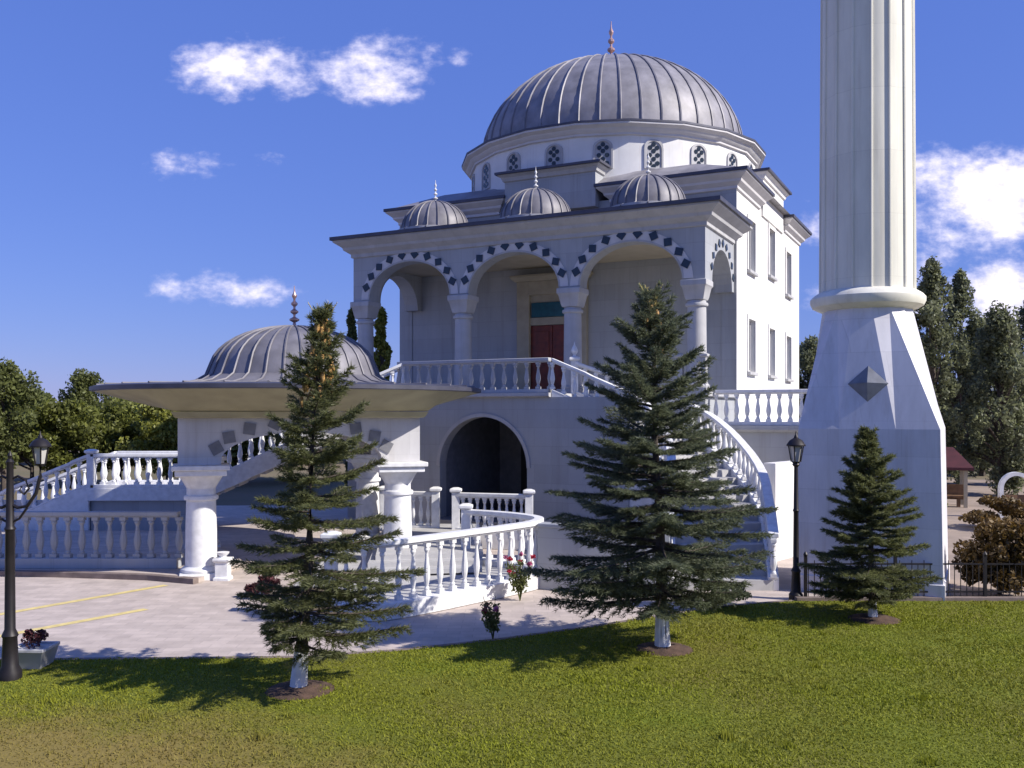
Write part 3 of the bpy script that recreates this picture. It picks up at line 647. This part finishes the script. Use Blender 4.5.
b = MB(); b.rects([(-2.52,2.52,-2.51,2.51,3.30),(-2.56,2.56,-2.55,2.55,3.32),(-2.62,2.62,-2.61,2.61,3.43)], cap0=False); b.build('cornice', 'soffit', pav)
b = MB(); arch_diamonds(b, *A, -2.27, .17, 9, .17); b.build('arch_tiles', 'greydiamond', pav)
b = MB(); b.lathe([(2.2,3.30),(2.2,3.38)], 40); b.build('ceiling', 'ceil', pav)
def cove(t):   # square 2.55 -> circle 4.45
    return t
b = MB(); n = 64; rings = []
for k in range(6):
    t = k/5; rr = []
    for j in range(n):
        an = 2*PI*j/n+PI/4; c, s_ = math.cos(an), math.sin(an); sq = 2.6/max(abs(c),abs(s_)); w_ = t**.8
        r_ = sq*(1-w_)+4.28*w_; rr.append((r_*c,r_*s_,3.44+.425*t**.9))
    rings.append(rr)
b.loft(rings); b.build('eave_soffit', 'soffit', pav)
b = MB(); b.lathe([(4.28,3.864),(4.38,3.88),(4.38,3.96),(4.26,3.99)], 72); b.build('eave_edge', 'lead_dark', pav)
pf = [(4.24,3.992),(3.3,4.0),(2.6,4.04),(2.2,4.12),(1.97,4.26)]+[(1.88*math.cos(PI/2*k/10),4.38+1.04*math.sin(PI/2*k/10)) for k in range(1,10)]+[(.03,5.42)]
d = rib_dome(pf, 0, 0, 32, .026, 2).build('dome', 'lead_soft', pav)
finial(5.40, .98, d, 0, 0, s=.75)

# ------------------------------------------------------------------ minaret
MC = mw = None
PR = Vector((7.74,16.62)); r_ = Vector((math.cos(YAW), math.sin(YAW))); s_v = Vector((-math.sin(YAW), math.cos(YAW))); HW = 1.29
mc = PR-r_*HW+s_v*HW
mn = thing('minaret', 'tall cream fluted minaret on a square grey stone base', 'minaret', (mc.x,mc.y,0), YAW)
h1 = HW-.05
b = MB(); b.rects([(-HW-.03,HW+.03,-HW-.03,HW+.03,0),(-HW-.03,HW+.03,-HW-.03,HW+.03,.3),(-HW,HW,-HW,HW,.32),(-h1,h1,-h1,h1,3.1)], cap1=False)
RT = .84; ZT = 5.45; SX = -.13; top = [(SX+RT*math.cos(-PI/2+R(11.25+22.5*j)), RT*math.sin(-PI/2+R(11.25+22.5*j)), ZT) for j in range(16)]
for sd_ in range(4):
    an = sd_*PI/2; c, s_ = math.cos(an), math.sin(an); rot = lambda x,y,z: (c*x-s_*y, s_*x+c*y, z)
    f_ = .3*2*h1
    Cl, B1, B2, C2 = rot(-h1,-h1,3.1), rot(-h1+f_,-h1,3.1), rot(h1-f_,-h1,3.1), rot(h1,-h1,3.1)
    T = lambda q: top[(q+4*sd_) % 16]   # T(0)=+11.25, T(-1)=-11.25
    b.quad(B1,B2,T(0),T(-1)); b.quad(B2,T(1),T(0)); b.quad(B2,C2,T(1)); b.quad(C2,T(2),T(1)); b.quad(Cl,B1,T(-2)); b.quad(B1,T(-1),T(-2))
b.build('base', 'mbase', mn, smooth=False)
p0 = (0,-h1-.001,3.1); 
sl_ = (h1-RT*math.cos(R(11.25)))/(ZT-3.1); dz = 3.95; yq = lambda z: -h1+sl_*(z-3.1)
b = MB(); c0 = (0, yq(dz)-.13, dz+.02); w_ = .36; hh = .34
dm = [(-w_,yq(dz)-.004,dz),(0,yq(dz-hh)-.004,dz-hh),(w_,yq(dz)-.004,dz),(0,yq(dz+hh)-.004,dz+hh)]
for j in range(4): b.quad(dm[j],dm[(j+1)%4],c0)
b.build('diamond_boss', 'greystone', mn, smooth=False)
b = MB(); b.lathe([(.83,5.40),(.92,5.44),(1.04,5.50),(1.08,5.58),(1.08,5.66),(1.02,5.73),(.94,5.78),(.90,5.80)], 32); b.build('collar', 'minaret', mn).location.x = SX
b = MB(); b.lathe([(.885,5.79),(.845,13.0)], 16, ph=R(11.25), cap1=True)
for j in range(16):
    an = R(11.25+22.5*j); b.tube([((.888)*math.cos(an),.888*math.sin(an),5.8),(.848*math.cos(an),.848*math.sin(an),12.98)], .026, 6)
b.build('shaft', 'minaret', mn).location.x = SX
b = MB(); b.lathe([(.89,12.99),(1.0,13.2),(1.25,13.6),(1.5,13.9),(1.5,14.9),(1.4,14.9),(1.4,14.05),(.8,14.05)], 32); b.build('balcony', 'minaret', mn).location.x = SX
b = MB(); b.lathe([(.78,14.05),(.74,18)], 16); b.build('upper_shaft', 'minaret', mn).location.x = SX
b = MB(); b.lathe([(.95,18.0),(.9,18.2),(.04,22.5)], 24); b.build('spire', 'lead', mn).location.x = SX

# ------------------------------------------------------------------ lamps
def lantern(cx, cy, z, parent, s=1.0):
    b = MB(); b.lathe([(.05*s,z),(.08*s,z+.03*s),(.10*s,z+.06*s)], 8, (cx,cy))
    for j in range(6):
        an = 2*PI*j/6; b.tube([(cx+.105*s*math.cos(an),cy+.105*s*math.sin(an),z+.05*s),(cx+.165*s*math.cos(an),cy+.165*s*math.sin(an),z+.40*s)], .014*s, 4)
    b.lathe([(.21*s,z+.40*s),(.21*s,z+.43*s),(.14*s,z+.53*s),(.05*s,z+.58*s),(.045*s,z+.62*s),(.02*s,z+.65*s),(.008*s,z+.73*s)], 12, (cx,cy))
    l = b.build('lantern', 'iron', parent)
    g_ = MB(); g_.lathe([(.085*s,z+.06*s),(.145*s,z+.395*s)], 6, (cx,cy)); g_.build('lamp_glass', 'lampglass', l)
x_, y_ = at(796,600)
lp_ = thing('street_lamp', 'dark iron lamp post with a single lantern beside the minaret base', 'street lamp', (x_,y_,0))
b = MB(); b.lathe([(.13,0),(.13,.1),(.09,.16),(.075,.5),(.09,.53),(.055,.6),(.045,1.6),(.06,1.63),(.045,1.66),(.036,2.42),(.07,2.46),(.05,2.5)], 12); b.build('post', 'iron', lp_)
lantern(0,0,2.47,lp_,.82)
x_, y_ = at(10,681)
lq = thing('street_lamp', 'dark iron lamp post with side arms at the left edge by the stone planter', 'street lamp', (x_,y_,0))
b = MB(); b.lathe([(.14,0),(.14,.12),(.10,.2),(.085,.55),(.1,.58),(.065,.66),(.055,1.9),(.07,1.93),(.05,1.97),(.04,2.75),(.05,2.78),(.02,2.82),(.03,2.86),(.005,2.92)], 12); b.build('post', 'iron', lq)
for sx in (1,-1):
    b = MB(); b.tube([(0,0,2.25),(sx*.1,0,2.2),(sx*.22,0,2.22),(sx*.33,0,2.38),(sx*.385,0,2.60),(sx*.385,0,2.74)], .022, 6)
    b.tube([(0,0,2.55),(sx*.1,0,2.60),(sx*.2,0,2.55),(sx*.24,0,2.44),(sx*.18,0,2.37),(sx*.12,0,2.42),(sx*.15,0,2.47)], .016, 6); b.tube([(0,0,2.0),(sx*.12,0,2.06),(sx*.22,0,2.2)], .016, 6)
    arm = b.build('arm', 'iron', lq); lantern(sx*.385,0,2.72,arm,.62)

# ------------------------------------------------------------------ iron fence on the right
fx0, fx1, fy = 5.3, 13.5, 16.72
fe = thing('iron_fence', 'low dark iron railing fence along the far edge of the lawn', 'fence', (fx0,fy,0))
b = MB()
for z in (.16,.66): b.box(0,fx1-fx0,-.014,.014,z,z+.028)
for k_ in range(int((fx1-fx0)/.11)):
    x = k_*.11+.05; b.box(x-.006,x+.006,-.006,.006,.09,.74 if k_ % 2 else .66)
b.build('railing', 'iron', fe)
for k_ in range(6):
    p = MB(); x = k_*1.62; p.box(x-.025,x+.025,-.025,.025,0,.82); p.lathe([(.035,.82),(.04,.85),(.01,.9)], 8, (x,0)); p.build('post', 'iron', fe)

# ------------------------------------------------------------------ vegetation
def spruce(name, label, px, py, H, RAD, seed, needle='needle', lean=(0,0), young=0, cones=0, bare=.42, dens=1.0, group=None, bark='bark', asym=0.):
    rng = np.random.default_rng(seed); x0, y0 = at(px, py)
    t_ = thing(name, label, 'tree', (x0,y0,.03), 0, group)
    tr = MB(); zz = [0,.12*H,.35*H,.6*H,.8*H,.98*H]; rr = [.018*H+.02,.014*H+.012,.011*H+.008,.007*H+.005,.004*H+.004,.004]
    axis = lambda z: np.array([lean[0]*(z/H)+.02*math.sin(z*2.1+seed), lean[1]*(z/H)+.02*math.cos(z*1.7+seed), z])
    tr.tube([axis(z) for z in zz], rr, 9); trunk = tr.build('trunk', bark, t_); lw = MB(); lw.tube([axis(0),axis(.05*H),axis(.1*H)], [.0185*H+.024,.0165*H+.02,.015*H+.018], 10); lw.build('whitewash', 'white', trunk)
    V = []; Bs = MB(); tips = []
    def needles(p, q, n, ln, wd, up=.25):
        """needles round a twig from p to q"""
        d = q-p; L = np.linalg.norm(d); d = d/max(L,1e-6)
        a = np.cross(d, [0,0,1.]); na = np.linalg.norm(a); a = a/na if na > .05 else np.array([1.,0,0]); bb = np.cross(a, d)
        u = rng.random(n); ph = rng.random(n)*2*PI
        base = p+np.outer(u, q-p); rad = np.outer(np.cos(ph), a)+np.outer(np.sin(ph)*.75+up*.5, bb)
        tip = base+(rad*.8+d*.75)*(ln*(.7+.6*rng.random(n)))[:,None]
        side = np.cross(tip-base, rng.normal(size=(n,3))); side /= np.linalg.norm(side,axis=1)[:,None]+1e-9
        V.append(np.stack([base-side*wd, base+side*wd, tip], axis=1))
    z = bare
    while z < H*.975:
        t = (z-bare)/(H-bare)
        prof = (1-t)**.80*(.86+.14*min(1,t*8)) if t > .06 else .80+t*2
        nb = int(round(7+3*(1-t)+rng.integers(-1,2))); ph0 = rng.random()*6.28
        for k in range(nb):
            an = ph0+2*PI*k/nb+rng.normal()*.16
            L = RAD*prof*(.55+.62*rng.random())
            L *= 1+asym*math.cos(an)*(1-t)
            if L < .05: L = .05
            el = (.06-.34*min(1-t,.78)+.95*t**2.2)+rng.normal()*.10; el = max(el, -.30 if t > .12 else -.16)
            d = np.array([math.cos(an), math.sin(an), 0])
            zb = z+rng.normal()*.05; p0_ = axis(zb)
            pts = []
            for s_ in np.linspace(0,1,5):
                pts.append(p0_+d*L*s_+np.array([0,0,L*(math.tan(el)*s_*.9+(.16*s_*s_ if t < .75 else .05*s_))]))
            pts = np.array(pts); Bs.tube(pts[[0,2,4]], [.006+.012*L,.004+.005*L,.003], 4)
            ns = max(3, int(L/.07*dens))
            for j in range(ns):
                s_ = .16+.84*(j+rng.random()*.6)/ns; s_ = min(s_,1.)
                f_ = s_*4; i0 = min(3,int(f_)); p = pts[i0]*(1-(f_-i0))+pts[i0+1]*(f_-i0)
                tl = (.30*L+.09)*(1.02-s_*.8)*(.7+.5*rng.random()); tl = min(tl,.5)
                for sgn in (-1,1):
                    aa = an+sgn*(R(48)+rng.normal()*.15); q = p+np.array([math.cos(aa)*tl, math.sin(aa)*tl, -tl*(.22+.2*rng.random())*(1-t)+tl*.3*t])
                    needles(p, q, int((16+tl*95)*dens), .066, .0062)
            needles(pts[2], pts[4], int((12+L*45)*dens), .075, .0065)
            needles(pts[0], pts[2], int((4+L*14)*dens), .06, .0055)
            tips.append((t, pts[4], d))
        z += (.14+.20*(1-t))*(H/5)**.5*(.8+.4*rng.random())/min(1.3,dens)
    needles(axis(H*.86), axis(H), 60, .07, .006, 0)
    V = np.concatenate(V).reshape(-1,3); F = np.arange(len(V)).reshape(-1,3)
    cr = arrays('crown', V, F, needle, t_)
    Bs.build('limbs', 'bark', t_)
    if young:
        V = []
        yb = MB()
        for k in range(young):
            an = rng.random()*6.28; z = H*(.86+.10*rng.random()); p = axis(z); q = p+np.array([math.cos(an)*.10,math.sin(an)*.10,.15+.16*rng.random()])
            yb.tube([p,q],[.008,.004],4); needles(p,q,26,.045,.006)
        for k in range(4):
            an = k*1.6+.4; p = axis(H*.955); q = p+np.array([math.cos(an)*.19,math.sin(an)*.07,.30]); yb.tube([p,q],[.009,.004],4); V_ = None; needles(p*.4+q*.6,q,10,.03,.004)
        V = np.concatenate(V).reshape(-1,3); arrays('young_shoots', V, np.arange(len(V)).reshape(-1,3), 'needle_young', t_); yb.build('shoot_stems', 'needle_young', t_)
    if cones:
        cm = MB(); cm.lathe([(.005,0),(.02,-.014),(.028,-.05),(.026,-.095),(.013,-.13),(.004,-.145)], 8); first = None
        for k in range(cones):
            an = rng.random()*6.28; z = H*(.75+.24*rng.random()**.7); rad = RAD*(1-z/H)*.55+.03; p = axis(z)+np.array([math.cos(an)*rad, math.sin(an)*rad-.03, 0])
            if first is None: o = first = cm.build('cone', 'cone', t_)
            else: o = first.copy(); COL.objects.link(o); o.parent = t_
            o.location = p; o.rotation_euler = (rng.normal()*.2, rng.normal()*.2, 0)
    so = MB(); so.lathe([(.42,0),(.36,.02),(.2,.045),(.03,.055)], 18, cap0=False); so.build('soil_ring', 'soil', t_)
    return t_
spruce('spruce_tree', 'slim spruce in front of the domed pavilion with orange cones at its tip', 300, 692, 4.63, 1.28, 11, 'needle', lean=(.26,0), young=16, cones=52, bare=.66, asym=.30, dens=1.06)
spruce('spruce_tree', 'tallest broad spruce in the middle with pale yellow shoots at its tip', 664, 651, 5.15, 1.95, 5, 'needle_blue', lean=(-.2,0), young=40, cones=10, bare=.80, asym=.0, dens=1.15)
spruce('spruce_tree', 'small dense spruce on the lawn in front of the minaret base', 874, 621, 3.05, 1.10, 23, 'needle', lean=(-.12,0), bare=.42, dens=1.3)

def leaf_cloud(rng, clumps, per, leaf):
    """clumps: (centre, radius3); returns V,F of leaf quads"""
    C = []; 
    for (c, r) in clumps:
        n = per; d = rng.normal(size=(n,3)); d /= np.linalg.norm(d,axis=1)[:,None]; rad = rng.random(n)**.45
        C.append(np.array(c)+d*rad[:,None]*np.array(r))
    C = np.concatenate(C); n = len(C)
    a = rng.normal(size=(n,3)); a /= np.linalg.norm(a,axis=1)[:,None]; b_ = np.cross(a, rng.normal(size=(n,3))); b_ /= np.linalg.norm(b_,axis=1)[:,None]
    s_ = (leaf*(.6+.8*rng.random(n)))[:,None]
    V = np.stack([C-a*s_, C-b_*s_*.55, C+a*s_, C+b_*s_*.55], axis=1).reshape(-1,3)
    return V, np.arange(len(V)).reshape(-1,4)
def leaf_tree(name, label, x, y, H, W, seed, m='leaf', trunk=.25, nclump=26, per=230, leaf=.13, shape='round', group=None, cat='tree', bark='bark', z0=0, base=None):
    rng = np.random.default_rng(seed); t_ = thing(name, label, cat, (x,y,z0), 0, group)
    cl = []; lim = MB(); th = H*trunk
    for k in range(nclump):
        u = (k+rng.random())/nclump
        if shape == 'poplar':
            z = th+(H-th)*u; w = W*(.35+.65*math.sin(PI*min(1,u*.82+.14)))*(1 if u < .8 else 1-(u-.8)*3.6)*(.6+.75*rng.random())
            an = rng.random()*6.28; rr = w*.85*rng.random()**.6; q_ = .6+.8*rng.random(); r = (.19*W*q_+.05, .19*W*q_+.05, (.32+.45*rng.random())*(.5 if shape == 'poplar' and W < .6 else 1))
        elif shape == 'bush':
            z = H*(.2+.62*rng.random()); w = W*math.sin(PI*min(.93,z/H*.75+.2)); an = rng.random()*6.28; rr = w*.8*rng.random()**.5; r = (W*.26*(.6+.8*rng.random()), W*.26*(.6+.8*rng.random()), H*.16)
        else:
            v = rng.random(); z = th+(H-th)*(.12+.8*u); w = W*math.sqrt(max(.05,1-((z-th)/(H-th)*1.9-.85)**2)); an = rng.random()*6.28; rr = w*.85*rng.random()**.5
            sc = .75+.5*rng.random(); r = (W*.32*sc, W*.32*sc, H*.10*sc)
        c = (rr*math.cos(an), rr*math.sin(an), z); cl.append((c, r))
        if k % 2 == 0 and shape != 'bush':
            zs = min(z*.75, th+(H-th)*.6*u); lim.tube([(0,0,zs),(c[0]*.5,c[1]*.5,(zs+z)/2+.1),c], [.012*H*(1-u*.6)+.01,.01*H*(1-u)*.6+.01,.01], 5)
    V, F = leaf_cloud(rng, cl, per, leaf); arrays('crown' if shape != 'bush' else 'foliage', V, F, m, t_)
    tr = MB(); top_ = H*.9 if shape == 'poplar' else (H*.6 if shape != 'bush' else H*.5)
    tr.tube([(0,0,0),(.02*H*rng.normal()*.3,0,top_*.4),(.02*H*rng.normal()*.5,.02*H*rng.normal()*.4,top_)], [.02*H+.02,.014*H+.015,.01], 8)
    tr.v += lim.v; n0 = len(tr.v)-len(lim.v); tr.f += [tuple(i+n0 for i in f) for f in lim.f]
    tr.build('trunk' if shape != 'bush' else 'stem', bark, t_)
    return t_
W_ = lambda px, d: (px-512)/FPX*d
# tall poplars at the right
for i, (px, d, H, W, lab) in enumerate((
    (932, 38, 9.4, 1.15, 'tall narrow poplar rising right beside the minaret base, tallest of its row'),
    (962, 44, 9.8, 1.05, 'narrow poplar second along the row from the minaret'),
    (1000, 38, 7.5, 1.5, 'broad poplar above the small red-roofed shelter and white arch'),
    (1034, 43, 8.6, 1.4, 'poplar at the very right edge of the picture'),
    (903, 46, 9.0, 1.2, 'poplar mostly hidden behind the minaret base'),
    (982, 50, 8.2, 1.5, 'poplar in the back of the row, in the gap between two nearer ones'))):
    leaf_tree('poplar_tree', lab, W_(px,d), d, H, W*1.2, 60+i, 'leaf_pop', .06, 95, 170, .085, 'poplar', group='poplars beyond the minaret')
# broad trees at the left
for i, (px, d, H, W, m, lab) in enumerate((
    (4, 40, 5.7, 1.9, 'leaf_dark', 'darker tree at the left edge, rising above the left lamp post'),
    (88, 60, 6.2, 2.0, 'leaf_dark', 'distant tree peeking above the left end of the pavilion eave'),
    (72, 42, 4.0, 1.9, 'leaf', 'bright green tree behind the head of the left lamp'),
    (120, 44, 4.1, 2.1, 'leaf', 'round green tree behind the newel post of the left stair landing'),
    (168, 42, 4.1, 2.0, 'leaf_bright', 'yellow-green tree just left of the pavilion frieze'),
    (225, 44, 4.0, 2.2, 'leaf', 'green tree seen under the pavilion roof behind its left column'),
    (290, 46, 4.2, 2.4, 'leaf_dark', 'tree behind the pavilion on its axis under the dome'),
    (32, 46, 4.4, 2.2, 'leaf', 'bushy tree low behind the left stair rail'),
    (806, 48, 7.3, 1.4, 'leaf_pop', 'tree peeping out between the mosque side wall and the minaret'),
    (842, 52, 6.8, 1.6, 'leaf_pop', 'tree hidden behind the minaret base'))):
    leaf_tree('broadleaf_tree', lab, W_(px,d), d, H, W, 90+i, m, .12, 46, 260, .10)
for i, (px, d, H, W, m, lab) in enumerate(((382, 36, 7.4, .5, 'leaf_bright', 'bright yellow-green columnar thuja seen through the left porch arch'), (351, 38, 7.5, .5, 'leaf_dark', 'darker columnar thuja left of the first porch column'))):
    leaf_tree('thuja_tree', lab, W_(px,d), d, H, W, 120+i, m, .04, 90, 200, .07, 'poplar')
for i, (px, d) in enumerate(((-60,62),(20,64),(130,64),(200,62),(260,60),(330,66),(400,64),(700,75),(860,66),(940,64),(1010,62),(1080,60),(1140,58),(-150,60),(-230,58),(-310,62),(-400,60),(-490,62),(1240,60),(1340,62))):
    leaf_tree('broadleaf_tree', ['far tree in the belt of trees beyond the grounds', ][0], W_(px,d), d, 4.6+.5*math.sin(i*2.3), 3.4, 150+i, 'leaf_dark', .1, 30, 160, .2, group='far belt of trees')
# shrubs
x_, y_ = at(998,606); leaf_tree('rust_shrub', 'rust brown shrub behind the iron fence at the right edge', x_+.55, y_+1.0, 1.5, .95, 201, 'leaf_rust', 0, 26, 420, .045, 'bush', cat='shrub')
x_, y_ = at(262,597); leaf_tree('purple_shrub', 'low dark red shrub beside the left pavilion column', x_, y_, .42, .42, 202, 'leaf_purple', 0, 14, 160, .035, 'bush', cat='shrub')
x_, y_ = at(720,609); leaf_tree('low_shrub', 'low green shrub right of the middle spruce trunk', x_, y_, .5, .55, 203, 'leaf_dark', 0, 14, 200, .035, 'bush', cat='shrub')
def flower_bush(name, label, px, py, h, w, seed, blooms, pot=False):  # stems, leaves and blooms
    rng = np.random.default_rng(seed); x, y = at(px, py); t_ = thing(name, label, 'flowers', (x,y,.0))
    st = MB(); cl = []; z0 = .0
    if pot:
        p = MB(); p.lathe([(.13,0),(.15,.02),(.2,.24),(.22,.25),(.22,.29),(.19,.29),(.18,.24)], 16); p.build('pot', 'terracotta', t_); z0 = .24
    heads = []
    for k in range(blooms+5):
        an = rng.random()*6.28; r = w*rng.random()**.6; q = np.array([r*math.cos(an), r*math.sin(an), z0+h*(.55+.45*rng.random())]); st.tube([(0,0,z0*.9),(q[0]*.4,q[1]*.4,z0+(q[2]-z0)*.55),q], [.008,.006,.004], 5)
        if k < blooms: heads.append(q)
        for f_ in (.4,.6,.8): cl.append((q*np.array([f_*.9,f_*.9,1])*np.array([1,1,0])+np.array([0,0,z0+(q[2]-z0)*f_]), (.09,.09,.07)))
    st.build('stems', 'leaf_dark', t_); V, F = leaf_cloud(rng, cl, 20, .028); arrays('foliage', V, F, 'leaf_dark', t_)
    for k, q in enumerate(heads):
        V, F = leaf_cloud(rng, [(q,(.045,.045,.035))], 36, .028); arrays('bloom', V, F, 'rose' if k % 2 == 0 else 'pink', t_)
flower_bush('rose_bush', 'tall bush of pink and red roses by the end of the curved balustrade', 520, 601, .88, .27, 7, 11)
flower_bush('rose_bush', 'thin rose with a single red head at the lawn edge between the spruces', 493, 641, .72, .24, 8, 4)
# stone planter by the left lamp
x_, y_ = at(34,668); PS = .72; pl = thing('stone_planter', 'squat grey stone planter with a small plant at the foot of the left lamp', 'planter', (x_,y_,0)); pl.scale = (PS,PS,PS)
b = MB(); b.rects([(-.22,.22,-.22,.22,0),(-.24,.24,-.24,.24,.04),(-.31,.31,-.31,.31,.34),(-.33,.33,-.33,.33,.36),(-.33,.33,-.33,.33,.42),(-.27,.27,-.27,.27,.42),(-.26,.26,-.26,.26,.38)]); b.build('bowl', 'trim', pl, bevel=.012)
rng = np.random.default_rng(3); V, F = leaf_cloud(rng, [((0,0,.52),(.22,.22,.16)),((-.1,0,.62),(.1,.1,.1)),((.1,.05,.6),(.12,.12,.1))], 150, .035); arrays('plant', V, F, 'leaf_purple', pl)
# small white pedestal by the pavilion
x_, y_ = at(223,580); wp = thing('pedestal', 'small white stone pedestal just right of the left pavilion column', 'pedestal', (x_,y_,0))
b = MB(); b.rects([(-.16,.16,-.16,.16,0),(-.16,.16,-.16,.16,.06),(-.13,.13,-.13,.13,.08),(-.13,.13,-.13,.13,.36),(-.17,.17,-.17,.17,.40),(-.17,.17,-.17,.17,.45)]); b.build('block', 'white', wp, bevel=.01)
b = MB(); b.lathe([(.1,.45),(.06,.48),(.12,.54),(.13,.57),(.1,.57)], 12); b.build('basin', 'white', wp)
# shelter and white arch at the right
sx, sy = W_(938,34), 34.; sh = thing('shelter', 'small open shelter with dark red roof under the poplars', 'shelter', (sx,sy,0), R(-20))
b = MB(); b.rects([(-1.1,1.1,-.8,.8,1.35),(-1.1,1.1,-.8,.8,1.45),(-.5,.5,-.05,.05,2.15)]); b.build('roof', 'redroof', sh)
for (x,y) in ((-.85,-.6),(.85,-.6),(.85,.6),(-.85,.6)): b = MB(); b.box(x-.06,x+.06,y-.06,y+.06,0,1.35); b.build('post', 'tan', sh)
b = MB(); b.box(-.9,.9,-.02,.02,.25,.8); b.build('back_panel', 'brownwood', sh); b = MB(); b.box(-.8,.8,-.5,-.1,.36,.42); b.box(-.7,-.6,-.45,-.15,0,.36); b.box(.6,.7,-.45,-.15,0,.36); b.build('bench', 'brownwood', sh)
ax, ay = W_(1016,30), 30.; wa = thing('garden_arch', 'white garden arch among the shrubs at the right edge', 'arch', (ax,ay,0), R(-10))
b = MB(); ring_arch(b, 0, .40, .95, .42, .12, -.1, .1, 18); b.build('arch', 'white', wa)
for x in (-.46,.46): b = MB(); b.box(x-.06,x+.06,-.1,.1,0,.947); b.build('post', 'white', wa)
b = MB(); b.box(-.3,.3,-.03,.03,.1,.75); b.build('gate_panel', 'brownwood', wa)
x_, y_ = W_(1010,27), 27.; leaf_tree('rust_shrub', 'tawny shrub below the white garden arch', x_, y_, 1.0, 1.3, 205, 'leaf_rust', 0, 22, 260, .06, 'bush', cat='shrub')
for i,(px,d,lab) in enumerate(((927,30,'round green shrub at the right of the minaret base beside the shelter'),(1040,34,'green shrub beyond the garden arch at the right edge'))):
    leaf_tree('green_shrub', lab, W_(px,d), d, .9, .6, 210+i, 'leaf', 0, 16, 220, .05, 'bush', cat='shrub')
# ------------------------------------------------------------------ grass blades on the lawn
def grass():
    rng = np.random.default_rng(77); n = 330000
    y = 7.4+9.4*rng.random(n)**1.25; x = (rng.random(n)*2-1)*(.62*y+2.2)
    ex = np.array([p[0] for p in edge]); ey = np.array([p[1] for p in edge]); lim = np.interp(x, ex, ey, right=16.6)-.02+.035*np.sin(x*9)+.03*np.sin(x*23+1)
    k = y < lim; x, y = x[k], y[k]; n = len(x)
    patch = .5+.5*np.sin(x*1.3+np.sin(y*1.1)*1.4)*np.sin(y*1.7+np.cos(x*.8)*1.7)
    h = (.012+.022*rng.random(n))*(.6+.55*patch); w = .0035+.0006*y; an = rng.random(n)*6.28; le = rng.normal(size=(n,2))*.016; dry = np.exp(-((x+4.5)/3.2)**2-((y-8.6)/1.6)**2)+.7*np.exp(-((x-3.6)/.5)**2-((y-8.5)/.3)**2); kd = rng.random(n) > .75*dry; x, y, h, w, an, le = x[kd], y[kd], h[kd], w[kd], an[kd], le[kd]; n = len(x)
    tx, ty = rng.random(150)*22-11, 7.6+8.5*rng.random(150)      # coarser tufts scattered through the turf
    for a_, b_ in zip(tx, ty):
        q = (x-a_)**2+(y-b_)**2 < (.05+.07*rng.random())**2; h[q] *= 1.7+rng.random()
    c, s_ = np.cos(an)*w, np.sin(an)*w
    V = np.stack([np.stack([x-c,y-s_,np.full(n,.028)],1), np.stack([x+c,y+s_,np.full(n,.028)],1), np.stack([x+le[:,0],y+le[:,1],.03+h],1)],1).reshape(-1,3)
    o = arrays('grass', V, np.arange(len(V)).reshape(-1,3), 'blade'); tag(o, 'short mown grass of the lawn with dry patches', 'grass', kind='stuff')
grass()
